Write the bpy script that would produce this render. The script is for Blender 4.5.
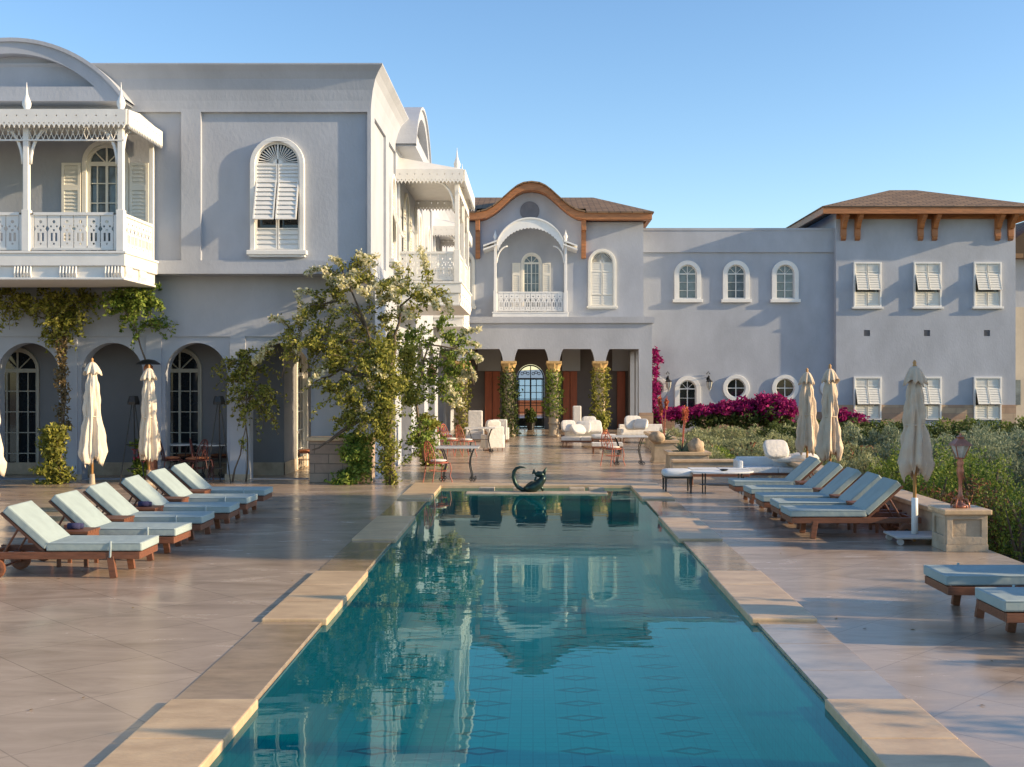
import bpy, math, random
import numpy as np
from mathutils import Vector, Matrix
from mathutils.geometry import tessellate_polygon
R = math.radians; PI = math.pi
random.seed(7)
for o in list(bpy.data.objects): bpy.data.objects.remove(o)
sc = bpy.context.scene; col = sc.collection
K, H, VX, VY = 1150.0, 2.3, 533.0, 378.0      # focal length in pixels, eye height, vanishing point
# ------------------------------------------------------------------ camera
cam = bpy.data.objects.new('camera', bpy.data.cameras.new('camera')); col.objects.link(cam)
cam.location = (0, 0, H); cam.rotation_euler = (R(90), 0, 0)
cam.data.sensor_width = 36; cam.data.lens = 36*K/1024
cam.data.shift_x = (512-VX)/1024; cam.data.shift_y = (VY-383.5)/1024
cam.data.clip_start = .1; cam.data.clip_end = 20000
sc.camera = cam
# ------------------------------------------------------------------ light
EL, AZ = 17.0, 8.5
w = bpy.data.worlds.new('World'); sc.world = w; w.use_nodes = True
nt = w.node_tree; bg = nt.nodes['Background']
sky = nt.nodes.new('ShaderNodeTexSky'); sky.sky_type = 'NISHITA'; sky.sun_disc = False
sky.sun_elevation = R(EL); sky.sun_rotation = R(90+AZ); sky.air_density = 1.0; sky.dust_density = .35; sky.ozone_density = 2.2
hs = nt.nodes.new('ShaderNodeHueSaturation'); hs.inputs['Saturation'].default_value = 1.12; hs.inputs['Hue'].default_value = .503
nt.links.new(sky.outputs[0], hs.inputs['Color']); nt.links.new(hs.outputs[0], bg.inputs[0]); bg.inputs[1].default_value = .15
sun = bpy.data.objects.new('sun', bpy.data.lights.new('sun', 'SUN')); col.objects.link(sun)
sd = Vector((math.cos(R(EL))*math.cos(R(AZ)), -math.cos(R(EL))*math.sin(R(AZ)), math.sin(R(EL))))
sun.rotation_euler = sd.to_track_quat('Z', 'Y').to_euler(); sun.location = (30, -5, 12)
sun.data.energy = 4.6; sun.data.angle = R(.6); sun.data.color = (1, .765, .49)
vs = sc.view_settings; vs.view_transform = 'Standard'; vs.look = 'None'; vs.gamma = 1; vs.exposure = .74
vs.use_curve_mapping = False
sc.cycles.max_bounces = 7; sc.cycles.transparent_max_bounces = 8

# ------------------------------------------------------------------ materials
def M(name, c, rough=.6, var=.12, scale=2.5, bump=0, bscale=None, metal=0, spec=.5, c2=None, detail=5, stretch=None):
    m = bpy.data.materials.new(name); m.use_nodes = True; n = m.node_tree.nodes; l = m.node_tree.links
    b = n['Principled BSDF']; b.inputs['Roughness'].default_value = rough; b.inputs['Metallic'].default_value = metal
    b.inputs['Specular IOR Level'].default_value = spec
    tc = n.new('ShaderNodeTexCoord'); src = tc.outputs['Object']
    if stretch:
        mp = n.new('ShaderNodeMapping'); mp.inputs['Scale'].default_value = stretch; l.new(src, mp.inputs[0]); src = mp.outputs[0]
    no = n.new('ShaderNodeTexNoise'); no.inputs['Scale'].default_value = scale; no.inputs['Detail'].default_value = detail
    no.inputs['Roughness'].default_value = .62; l.new(src, no.inputs[0])
    ra = n.new('ShaderNodeValToRGB'); ra.color_ramp.elements[0].position = .3; ra.color_ramp.elements[1].position = .7
    d = c2 or tuple(x*(1-var*1.6) for x in c); e = tuple(min(1, x*(1+var*.6)) for x in c) if not c2 else c
    ra.color_ramp.elements[0].color = (*d, 1); ra.color_ramp.elements[1].color = (*e, 1)
    l.new(no.outputs[0], ra.inputs[0]); l.new(ra.outputs[0], b.inputs['Base Color'])
    if bump:
        n2 = n.new('ShaderNodeTexNoise'); n2.inputs['Scale'].default_value = bscale or scale*6; n2.inputs['Detail'].default_value = 4
        l.new(src, n2.inputs[0]); bp = n.new('ShaderNodeBump'); bp.inputs['Strength'].default_value = bump; bp.inputs['Distance'].default_value = .02
        l.new(n2.outputs[0], bp.inputs['Height']); l.new(bp.outputs[0], b.inputs['Normal'])
    return m
def leafmat(name, cols, trans=.25, rough=.5):
    m = bpy.data.materials.new(name); m.use_nodes = True; n = m.node_tree.nodes; l = m.node_tree.links
    b = n['Principled BSDF']; b.inputs['Roughness'].default_value = max(rough, .7); b.inputs['Specular IOR Level'].default_value = .25
    g = n.new('ShaderNodeNewGeometry'); ra = n.new('ShaderNodeValToRGB')
    el = ra.color_ramp.elements
    while len(el) < len(cols): el.new(.5)
    for i, c in enumerate(cols): el[i].position = i/(len(cols)-1); el[i].color = (*c, 1)
    l.new(g.outputs['Random Per Island'], ra.inputs[0]); l.new(ra.outputs[0], b.inputs['Base Color'])
    t = n.new('ShaderNodeBsdfTranslucent'); l.new(ra.outputs[0], t.inputs[0])
    mx = n.new('ShaderNodeMixShader'); mx.inputs[0].default_value = trans
    l.new(b.outputs[0], mx.inputs[1]); l.new(t.outputs[0], mx.inputs[2]); l.new(mx.outputs[0], n['Material Output'].inputs[0])
    return m
def brickmat(name, c1, c2, mortar, scale, bw, bh, rough=.7, ms=.01, rot=0, offset=.5, bump=.3, axis='z', noise=.25, roughvar=0, streak=None):
    m = bpy.data.materials.new(name); m.use_nodes = True; n = m.node_tree.nodes; l = m.node_tree.links
    b = n['Principled BSDF']; b.inputs['Roughness'].default_value = rough
    tc = n.new('ShaderNodeTexCoord'); mp = n.new('ShaderNodeMapping'); l.new(tc.outputs['Object'], mp.inputs[0])
    mp.inputs['Rotation'].default_value = {'z': (0, 0, rot), 'wall': (R(90), 0, 0), 'side': (R(90), 0, R(90))}[axis]
    if axis == 'side': mp.inputs['Rotation'].default_value = (R(90), R(90), 0)
    br = n.new('ShaderNodeTexBrick'); br.offset = offset
    for k, v in (('Color1', c1), ('Color2', c2), ('Mortar', mortar)): br.inputs[k].default_value = (*v, 1)
    for k, v in (('Scale', scale), ('Mortar Size', ms), ('Brick Width', bw), ('Row Height', bh), ('Mortar Smooth', .2)): br.inputs[k].default_value = v
    l.new(mp.outputs[0], br.inputs[0])
    no = n.new('ShaderNodeTexNoise'); no.inputs['Scale'].default_value = 1.7; no.inputs['Detail'].default_value = 9; no.inputs['Roughness'].default_value = .68
    no.inputs['Distortion'].default_value = .8
    if streak:
        m3 = n.new('ShaderNodeMapping'); m3.inputs['Scale'].default_value = streak; l.new(tc.outputs['Object'], m3.inputs[0]); l.new(m3.outputs[0], no.inputs[0])
    else: l.new(tc.outputs['Object'], no.inputs[0])
    ra = n.new('ShaderNodeValToRGB'); ra.color_ramp.elements[0].position = .3; ra.color_ramp.elements[1].position = .72
    ra.color_ramp.elements[0].color = (1-noise, 1-noise*1.1, 1-noise*1.2, 1); ra.color_ramp.elements[1].color = (1.0+noise*.35, 1+noise*.3, 1+noise*.22, 1)
    l.new(no.outputs[0], ra.inputs[0])
    mx = n.new('ShaderNodeMix'); mx.data_type = 'RGBA'; mx.blend_type = 'MULTIPLY'; mx.inputs[0].default_value = 1
    l.new(br.outputs[0], mx.inputs[6]); l.new(ra.outputs[0], mx.inputs[7]); l.new(mx.outputs[2], b.inputs['Base Color'])
    if roughvar:
        mr = n.new('ShaderNodeMapRange'); mr.inputs[1].default_value = .3; mr.inputs[2].default_value = .7
        mr.inputs[3].default_value = rough-roughvar; mr.inputs[4].default_value = rough+roughvar
        l.new(no.outputs[0], mr.inputs[0]); l.new(mr.outputs[0], b.inputs['Roughness'])
    if bump:
        bp = n.new('ShaderNodeBump'); bp.inputs['Strength'].default_value = bump; bp.inputs['Distance'].default_value = .01; bp.invert = True
        l.new(br.outputs[1], bp.inputs['Height']); l.new(bp.outputs[0], b.inputs['Normal'])
    return m
PL = M('plaster_blue_grey', (.415, .44, .485), .75, .10, .8, .25, 14, stretch=(1, 1, .6), detail=9)
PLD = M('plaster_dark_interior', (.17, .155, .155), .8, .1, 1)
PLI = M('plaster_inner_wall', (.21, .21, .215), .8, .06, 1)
WH = M('white_painted_wood', (.80, .785, .74), .45, .05, 3)
WHC = M('cream_painted_wood', (.78, .755, .67), .5, .05, 3)
VENT = M('grey_vent', (.17, .17, .19), .6)
WOOD = M('orange_timber', (.44, .18, .065), .5, .25, 2, .2, stretch=(1, 6, 6))
PANEL = M('red_timber_panel', (.42, .12, .06), .5, .15, 2, stretch=(6, 6, .6))
TEAK = M('teak', (.20, .075, .035), .5, .25, 5, .2, stretch=(1, 8, 8))
POLE = M('light_wood_pole', (.52, .27, .09), .5, .15, 6)
GL = M('dark_window_glass', (.018, .022, .026), .06, .2, 2, spec=.7)
GLB = M('pale_window_glass', (.16, .20, .22), .08, .3, 3, spec=.8)
IRON = M('dark_iron', (.018, .017, .016), .45, .2, 8)
REDI = M('rusty_red_iron', (.42, .11, .065), .55, .25, 10)
DKRED = M('dark_wine_iron', (.12, .035, .03), .5, .25, 10)
COPPER = M('copper', (.50, .20, .12), .42, .25, 9, metal=.55)
BRONZE = M('green_bronze', (.035, .075, .06), .35, .5, 9, metal=.6, c2=(.015, .022, .02))
CUSH = M('pale_green_cushion', (.34, .41, .39), .85, .08, 4, .5, 7)
PIPE = M('cushion_piping', (.40, .47, .46), .85)
WCUSH = M('white_canvas', (.70, .66, .60), .9, .08, 5, .8, 9)
UMB = M('cream_umbrella_canvas', (.62, .49, .36), .9, .08, 4, .3, 16)
UMBL = M('white_umbrella_canvas', (.72, .63, .50), .9, .07, 4, .3, 16)
TOPW = M('white_marble_top', (.72, .70, .66), .25, .08, 6)
TRAV = M('travertine', (.70, .50, .29), .38, .16, 2.2, .18, 18, c2=(.48, .32, .18), stretch=(1, 2.2, 1))
TRAVW = M('wet_travertine', (.42, .30, .19), .10, .2, 2.0, .04, 8, spec=.9, stretch=(1, 2.2, 1))
LIME = M('limestone', (.50, .40, .28), .8, .2, 3, .3, 20)
TERR = M('terracotta', (.45, .17, .08), .8, .2, 5)
SOIL = M('soil', (.11, .085, .055), .95, .3, 1.2, .5)
BARK = M('bark', (.16, .12, .085), .9, .3, 8, .5)
BLUE = M('navy_towel', (.03, .03, .09), .9)
GLASSL = M('lantern_glass', (.50, .50, .45), .2, .2, 6)
ROOF = brickmat('roof_shingle', (.30, .19, .105), (.20, .125, .07), (.08, .055, .035), 1, .55, .30, .8, .03, bump=1)
STONEW = brickmat('stone_block_wall', (.42, .32, .23), (.33, .24, .18), (.20, .16, .12), 1, .62, .21, .8, .012, bump=.6, axis='wall')
STONES = brickmat('stone_plinth', (.50, .38, .26), (.40, .26, .18), (.30, .24, .18), 1, .8, .28, .8, .01, bump=.4, axis='wall')
DECK = brickmat('polished_limestone_deck', (.52, .405, .305), (.465, .36, .27), (.35, .27, .20), 1, .9, .9, .22, .006, rot=R(45), offset=0, bump=.1, noise=.30, roughvar=.08, streak=(.45, 1.3, 1))
def poolmat():
    m = bpy.data.materials.new('teal_pool_tile'); m.use_nodes = True; n = m.node_tree.nodes; l = m.node_tree.links
    b = n['Principled BSDF']; b.inputs['Roughness'].default_value = .4
    tc = n.new('ShaderNodeTexCoord'); sp = n.new('ShaderNodeSeparateXYZ'); l.new(tc.outputs['Object'], sp.inputs[0])
    def mt(op, a, bb=None):
        q = n.new('ShaderNodeMath'); q.operation = op
        for i, s in enumerate((a, bb)):
            if s is None: continue
            if isinstance(s, (int, float)): q.inputs[i].default_value = s
            else: l.new(s, q.inputs[i])
        return q.outputs[0]
    fx = mt('MULTIPLY', mt('ABSOLUTE', mt('SUBTRACT', mt('FRACT', mt('ADD', sp.outputs[0], 20.0)), .5)), 3.6)
    fy = mt('MULTIPLY', mt('ABSOLUTE', mt('SUBTRACT', mt('FRACT', mt('MULTIPLY', sp.outputs[1], 1.9)), .5)), 4.2)
    s = mt('ADD', fx, fy)
    ring = mt('MULTIPLY', mt('LESS_THAN', s, 1.0), mt('GREATER_THAN', s, .55))
    br = n.new('ShaderNodeTexBrick'); br.offset = 0
    for k, v in (('Color1', (.20, .82, .74)), ('Color2', (.17, .75, .68)), ('Mortar', (.14, .60, .56))): br.inputs[k].default_value = (*v, 1)
    for k, v in (('Scale', 1), ('Mortar Size', .006), ('Brick Width', .12), ('Row Height', .12)): br.inputs[k].default_value = v
    l.new(tc.outputs['Object'], br.inputs[0])
    mx = n.new('ShaderNodeMix'); mx.data_type = 'RGBA'; l.new(ring, mx.inputs[0]); l.new(br.outputs[0], mx.inputs[6])
    mx.inputs[7].default_value = (.01, .14, .16, 1); l.new(mx.outputs[2], b.inputs['Base Color'])
    return m
POOLF = poolmat()
POOLW = brickmat('pool_wall_tile', (.20, .70, .66), (.17, .64, .62), (.14, .5, .5), 1, .12, .12, .4, .006, offset=0, bump=0, axis='side')
def watermat(name, tint, bscale, bs, rough=0.0):
    m = bpy.data.materials.new(name); m.use_nodes = True; n = m.node_tree.nodes; l = m.node_tree.links
    n.remove(n['Principled BSDF'])
    fr = n.new('ShaderNodeFresnel'); fr.inputs[0].default_value = 1.24
    gl = n.new('ShaderNodeBsdfGlossy'); gl.inputs['Roughness'].default_value = rough; gl.inputs[0].default_value = (.72, .93, .86, 1)
    tr = n.new('ShaderNodeBsdfTransparent'); tr.inputs[0].default_value = (*tint, 1)
    mx = n.new('ShaderNodeMixShader'); tc = n.new('ShaderNodeTexCoord')
    mp = n.new('ShaderNodeMapping'); mp.inputs['Scale'].default_value = (.7, 1.6, 1); l.new(tc.outputs['Object'], mp.inputs[0])
    no = n.new('ShaderNodeTexNoise'); no.inputs['Scale'].default_value = bscale; no.inputs['Detail'].default_value = 3; l.new(mp.outputs[0], no.inputs[0])
    bp = n.new('ShaderNodeBump'); bp.inputs['Strength'].default_value = bs; bp.inputs['Distance'].default_value = .01; l.new(no.outputs[0], bp.inputs['Height'])
    l.new(bp.outputs[0], gl.inputs['Normal']); l.new(bp.outputs[0], fr.inputs['Normal'])
    df = n.new('ShaderNodeBsdfDiffuse'); df.inputs[0].default_value = (.0, .36, .40, 1); m2 = n.new('ShaderNodeMixShader'); m2.inputs[0].default_value = .18
    l.new(tr.outputs[0], m2.inputs[1]); l.new(df.outputs[0], m2.inputs[2]); tr = m2
    l.new(fr.outputs[0], mx.inputs[0]); l.new(tr.outputs[0], mx.inputs[1]); l.new(gl.outputs[0], mx.inputs[2]); l.new(mx.outputs[0], n['Material Output'].inputs[0])
    return m
WATER = watermat('pool_water', (.05, .93, .85), 1.3, .22)
SEA = M('sea_water', (.03, .12, .22), .25, .1, .01)
LV_OLIVE = leafmat('leaves_olive', [(.08, .095, .02), (.20, .21, .035), (.36, .35, .06), (.48, .44, .13)], .38)
LV_DARK = leafmat('leaves_dark', [(.03, .05, .015), (.07, .10, .025), (.13, .16, .04), (.05, .08, .022)])
LV_GREEN = leafmat('leaves_bright', [(.07, .13, .02), (.15, .23, .035), (.29, .33, .06), (.10, .16, .025)])
LV_GREY = leafmat('leaves_grey_green', [(.17, .20, .09), (.27, .30, .15), (.42, .42, .23), (.22, .25, .12)], .32)
LV_BLUE = leafmat('leaves_blue_grey', [(.11, .16, .10), (.19, .24, .15), (.34, .37, .24), (.14, .18, .11)], .3)
LV_RED = leafmat('twigs_red', [(.16, .05, .03), (.25, .10, .05), (.10, .10, .04), (.07, .09, .03)], .15)
FL_CREAM = leafmat('blossom_cream', [(.75, .70, .45), (.80, .76, .58), (.62, .58, .28), (.8, .72, .5)], .35)
FL_MAG = leafmat('blossom_magenta', [(.24, .006, .10), (.36, .010, .15), (.15, .006, .06), (.46, .03, .19)], .3)
FL_PINK = leafmat('blossom_pink', [(.50, .08, .12), (.60, .13, .17), (.40, .05, .08), (.55, .12, .10)], .3)
DRY = leafmat('dry_twigs', [(.16, .11, .05), (.24, .17, .08), (.12, .10, .04), (.28, .20, .11)], .2)

# ------------------------------------------------------------------ mesh builder
class MB:
    def __init__(s): s.v = []; s.f = []; s.m = []; s.T = None
    def add(s, vs_, fs, mi=0, T=None):
        T = T or s.T; b = len(s.v)
        for p in vs_: s.v.append(tuple(T @ Vector(p)) if T else tuple(p))
        for f in fs: s.f.append(tuple(b+i for i in f)); s.m.append(mi)
        return s
    def box(s, x0, x1, y0, y1, z0, z1, mi=0, T=None):
        return s.add([(x0, y0, z0), (x1, y0, z0), (x1, y1, z0), (x0, y1, z0), (x0, y0, z1), (x1, y0, z1), (x1, y1, z1), (x0, y1, z1)],
                     [(0, 3, 2, 1), (4, 5, 6, 7), (0, 1, 5, 4), (1, 2, 6, 5), (2, 3, 7, 6), (3, 0, 4, 7)], mi, T)
    def plate(s, loops, t0, t1, axis='y', mi=0, T=None):
        def mp(u, v, t): return (u, t, v) if axis == 'y' else ((t, u, v) if axis == 'x' else (u, v, t))
        tris = tessellate_polygon([[Vector((u, v, 0)) for u, v in lp] for lp in loops])
        pts = [p for lp in loops for p in lp]; n = len(pts)
        vs_ = [mp(u, v, t0) for u, v in pts]+[mp(u, v, t1) for u, v in pts]
        fs = [tuple(t) for t in tris]+[(t[0]+n, t[2]+n, t[1]+n) for t in tris]
        b = 0
        for lp in loops:
            k = len(lp)
            for i in range(k): j = (i+1) % k; fs.append((b+i, b+j, b+j+n, b+i+n))
            b += k
        return s.add(vs_, fs, mi, T)
    def tube(s, pts, r, seg=8, mi=0, closed=False, T=None, flat=1):
        pts = [Vector(p) for p in pts]; n = len(pts); rs = r if isinstance(r, (list, tuple)) else [r]*n
        vs_ = []; ref = None
        for i, p in enumerate(pts):
            a = pts[(i-1) % n] if (i > 0 or closed) else p; b = pts[(i+1) % n] if (i < n-1 or closed) else p
            t = (b-a).normalized() if (b-a).length > 1e-9 else Vector((0, 0, 1))
            if ref is None: ref = Vector((0, 0, 1)) if abs(t.z) < .9 else Vector((1, 0, 0))
            u = (ref-t*ref.dot(t)); u = u.normalized() if u.length > 1e-6 else t.orthogonal().normalized(); ref = u; w_ = t.cross(u)
            for k in range(seg):
                a_ = 2*PI*k/seg; vs_.append(p+u*math.cos(a_)*rs[i]+w_*math.sin(a_)*rs[i]*flat)
        fs = []
        for i in range(n if closed else n-1):
            j = (i+1) % n
            for k in range(seg): fs.append((i*seg+k, i*seg+(k+1) % seg, j*seg+(k+1) % seg, j*seg+k))
        if not closed: fs.append(tuple(range(seg))[::-1]); fs.append(tuple((n-1)*seg+k for k in range(seg)))
        return s.add(vs_, fs, mi, T)
    def lathe(s, prof, c=(0, 0, 0), seg=16, mi=0, T=None, mod=None):
        vs_ = []; n = len(prof)
        for r, z in prof:
            for k in range(seg):
                a = 2*PI*k/seg; q = mod(a, z, r) if mod else r
                vs_.append((c[0]+q*math.cos(a), c[1]+q*math.sin(a), c[2]+z))
        fs = [(i*seg+k, i*seg+(k+1) % seg, (i+1)*seg+(k+1) % seg, (i+1)*seg+k) for i in range(n-1) for k in range(seg)]
        fs.append(tuple(range(seg))[::-1]); fs.append(tuple((n-1)*seg+k for k in range(seg)))
        return s.add(vs_, fs, mi, T)
    def ell(s, c, r, seg=14, rings=9, mi=0, T=None, lump=0, sd=0):
        rnd = random.Random(sd); ph = [rnd.uniform(0, 6.3) for _ in range(6)]
        vs_ = []
        for i in range(rings+1):
            th = PI*i/rings
            for k in range(seg):
                a = 2*PI*k/seg
                q = 1+lump*(math.sin(3*a+ph[0]+2*th)+math.sin(5*a+ph[1]-4*th)+math.sin(7*th+ph[2]+2*a))*.4
                vs_.append((c[0]+r[0]*math.sin(th)*math.cos(a)*q, c[1]+r[1]*math.sin(th)*math.sin(a)*q, c[2]-r[2]*math.cos(th)*q))
        fs = [(i*seg+k, i*seg+(k+1) % seg, (i+1)*seg+(k+1) % seg, (i+1)*seg+k) for i in range(rings) for k in range(seg)]
        return s.add(vs_, fs, mi, T)
    def pillow(s, x0, x1, y0, y1, z0, z1, n=8, mi=0, T=None, puff=.35):
        """soft cushion: a superellipsoid box"""
        cx, cy, cz = (x0+x1)/2, (y0+y1)/2, (z0+z1)/2; a, b, c = (x1-x0)/2, (y1-y0)/2, (z1-z0)/2
        vs_ = []; U = 20; V = 10
        def pw(q, e): return math.copysign(abs(q)**e, q)
        for i in range(V+1):
            ph = -PI/2+PI*i/V
            for k in range(U):
                th = 2*PI*k/U
                vs_.append((cx+a*pw(math.cos(ph), .45)*pw(math.cos(th), puff), cy+b*pw(math.cos(ph), .45)*pw(math.sin(th), puff), cz+c*pw(math.sin(ph), .6)))
        fs = [(i*U+k, i*U+(k+1) % U, (i+1)*U+(k+1) % U, (i+1)*U+k) for i in range(V) for k in range(U)]
        return s.add(vs_, fs, mi, T)
    def leaves(s, blobs, n, size, sd=0, mi=0, shell=.55, up=0, droop=0, wd=.48):
        """leaf-sized faces spread through lumpy volumes; blobs = (x,y,z,rx,ry,rz[,weight])"""
        g = np.random.default_rng(sd); B = np.array([(*b, 1.0) if len(b) == 6 else b for b in blobs], float)
        wt = B[:, 6]*np.cbrt(B[:, 3]*B[:, 4]*B[:, 5])**2; idx = g.choice(len(B), n, p=wt/wt.sum()); b = B[idx]
        d = g.normal(size=(n, 3)); d /= np.linalg.norm(d, axis=1)[:, None]
        r = shell+(1-shell)*g.random(n)**.5
        lump = 1+.18*np.sin(d[:, 0]*7+idx)+.15*np.sin(d[:, 1]*9+2*idx)+.14*np.sin(d[:, 2]*8+d[:, 0]*6)
        c = b[:, :3]+d*b[:, 3:6]*(r*lump)[:, None]
        sz = size*g.uniform(.6, 1.35, n)
        a = g.normal(size=(n, 3)); a[:, 2] += up-droop; a /= np.linalg.norm(a, axis=1)[:, None]
        q = np.cross(a, g.normal(size=(n, 3))); q /= np.linalg.norm(q, axis=1)[:, None]
        V = np.stack([c-a*sz[:, None], c+q*sz[:, None]*wd, c+a*sz[:, None], c-q*sz[:, None]*wd], 1).reshape(-1, 3)
        base = len(s.v); s.v.extend(map(tuple, V.tolist()))
        s.f.extend([(base+4*i, base+4*i+1, base+4*i+2, base+4*i+3) for i in range(n)]); s.m.extend([mi]*n)
        return s
    def build(s, name, mats, parent=None, smooth=False, bevel=0, loc=(0, 0, 0), rz=0, world=False, recalc=True):
        me = bpy.data.meshes.new(name); me.from_pydata(s.v, [], s.f)
        if not isinstance(mats, (list, tuple)): mats = [mats]
        for m_ in mats: me.materials.append(m_)
        if any(s.m): me.polygons.foreach_set('material_index', s.m)
        if recalc and len(s.v) < 30000:
            import bmesh
            bm = bmesh.new(); bm.from_mesh(me); bmesh.ops.recalc_face_normals(bm, faces=bm.faces); bm.to_mesh(me); bm.free()
        if smooth: me.polygons.foreach_set('use_smooth', [True]*len(me.polygons))
        o = bpy.data.objects.new(name, me); col.objects.link(o); o.location = loc; o.rotation_euler.z = rz
        if parent:
            o.parent = parent
            if world: o.location = Vector(loc)-WL(parent)
        if bevel:
            bv = o.modifiers.new('bevel', 'BEVEL'); bv.width = bevel; bv.segments = 2; bv.limit_method = 'ANGLE'; bv.angle_limit = R(40)
        return o
def WL(o):
    v = Vector(o.location)
    while o.parent: o = o.parent; v += Vector(o.location)
    return v
def tag(o, label=None, cat=None, group=None, kind=None):
    for k, v_ in (('label', label), ('category', cat), ('group', group), ('kind', kind)):
        if v_: o[k] = v_
    return o
def thing(name, label, cat, loc=(0, 0, 0), rz=0, group=None):
    o = bpy.data.objects.new(name, None); col.objects.link(o); o.location = loc; o.rotation_euler.z = rz; o.empty_display_size = .2
    return tag(o, label, cat, group)
def kids(o): return [c for c in bpy.data.objects if c.parent == o]
def dup(o, loc=None, rz=None, label=None, group=None, parent=None):
    c = o.copy(); col.objects.link(c)
    if parent: c.parent = parent
    if loc: c.location = loc
    if rz is not None: c.rotation_euler.z = rz
    if label: c['label'] = label
    if group: c['group'] = group
    for ch in kids(o): dup(ch, parent=c)
    return c
def struct(o): o['kind'] = 'structure'; return o
def arch(w_, z0, zt, cx=0, n=16):
    r = w_/2; zs = zt-r
    return [(cx-r, z0), (cx+r, z0)]+[(cx+r*math.cos(PI*i/n), zs+r*math.sin(PI*i/n)) for i in range(n+1)]
def rect(x0, x1, z0, z1): return [(x0, z0), (x1, z0), (x1, z1), (x0, z1)]
def circ(cx, cz, r, n=20, ph=0): return [(cx+r*math.cos(2*PI*i/n+ph), cz+r*math.sin(2*PI*i/n+ph)) for i in range(n)]
def seg_arc(cx, z0, half, rise, n=24):
    r = (half**2+rise**2)/(2*rise); a = math.asin(min(1, half/r)); 
    if rise > half: a = PI-a
    return [(cx+r*math.sin(a-2*a*i/n), z0+rise-r+r*math.cos(a-2*a*i/n)) for i in range(n+1)]
def rotm(ax, ang, at=(0, 0, 0)):
    return Matrix.Translation(at) @ Matrix.Rotation(ang, 4, ax) @ Matrix.Translation([-q for q in at])

# ------------------------------------------------------------------ the setting
PX0, PX1, PY0, PY1 = -1.98, 2.10, 1.2, 23.7      # pool water edges
g = MB(); g.plate([rect(-3000, 3000, -200, 9000), rect(PX0-.3, PX1+.3, PY0-.3, PY1+1.0)], -1.2, -.62, 'z')
struct(g.build('ground', M('dry_ground', (.30, .23, .15), .95, .25, .3)))
g = MB(); g.plate([rect(-24, 6.1, -8, 55), rect(PX0-.3, PX1+.3, PY0-.3, PY1+.9)], -.7, 0, 'z')
struct(g.build('pool_deck', DECK))
g = MB(); g.box(-24, 30, 66, 76, -.7, 0); struct(g.build('rear_terrace', DECK))
g = MB(); g.box(-6000, 6000, 150, 12000, -.6, -.55); struct(g.build('sea', SEA))
g = MB(); g.box(6.1, 60, -8, 56.5, -.61, -.42); struct(g.build('garden_soil', SOIL))
hl = [(-6000, -1)]+[(x, 40+22*math.sin(x*.0011)+14*math.sin(x*.0031+1)) for x in range(-6000, 6001, 150)]+[(6000, -1)]
g = MB(); g.plate([hl], 7000, 7600); struct(g.build('added_ridge', M('painted_haze_ridge', (.42, .50, .58), .9, .1, .001)))  # ridge added to hide the yellowish horizon sky; blue haze is in its colour
# pool
g = MB()
g.box(PX0, PX1, PY0, PY1+.7, -1.30, -1.2)
struct(g.build('pool_floor', POOLF))
g = MB()
g.box(PX0-.28, PX0, PY0-.28, PY1+.95, -1.5, -.045); g.box(PX1, PX1+.28, PY0-.28, PY1+.95, -1.5, -.045)
g.box(PX0, PX1, PY1+.7, PY1+.95, -1.5, -.045); g.box(PX0, PX1, PY0-.28, PY0, -1.5, -.045)
struct(g.build('pool_wall', POOLW))
g = MB(); g.add([(PX0, PY0, -.03), (PX1, PY0, -.03), (PX1, PY1+.7, -.03), (PX0, PY1+.7, -.03)], [(0, 1, 2, 3)])
struct(g.build('pool_water', WATER))
gr = thing('pool_coping', 'pale travertine coping slabs around the swimming pool, alternately raised and sunk', 'coping', (0, PY1, 0))
seq = [8.13+2.7*i for i in range(-3, 7)]
for i, y in enumerate(seq[:-1]):
    y1 = min(seq[i+1], 24.3); raised = (i % 2 == 0)
    for sx in (0, 1):
        x0, x1 = ((PX0-.58, PX0+.04), (PX1-.04, PX1+.58))[sx]
        g = MB()
        if raised:
            n = 3; 
            for k in range(n):
                ya = y+(y1-y)*k/n+.003; yb = y+(y1-y)*(k+1)/n-.003; g.box(x0, x1, ya, yb, -.04, .035)
            g.build('raised_slab', TRAV, gr, bevel=.012, world=True)
        else:
            n = 3
            for k in range(n):
                ya = y+(y1-y)*k/n+.003; yb = y+(y1-y)*(k+1)/n-.003; g.box(x0+(.05 if sx else .0), x1-(.0 if sx else .05), ya, yb, -.04, .006)
            g.build('wet_slab', TRAVW, gr, bevel=.003, world=True)
g = MB(); g.box(PX0-.58, PX1+.58, 24.31, 24.95, -.04, .035); g.build('raised_slab', TRAV, gr, bevel=.012, world=True)
g = MB(); g.box(-1.35, 1.5, 23.05, 23.45, -.14, -.005); 
for x in (-.95, -.25, .9, 1.3): g.box(x-.16, x+.16, 23.5, 23.8, -.3, .05)
g.build('statue_ledge', LIME, gr, bevel=.01, world=True)
g = MB(); g.box(PX0, PX1, 24.0, 24.32, -1.0, -.042); g.build('end_step', TRAVW, gr, world=True)

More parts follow.
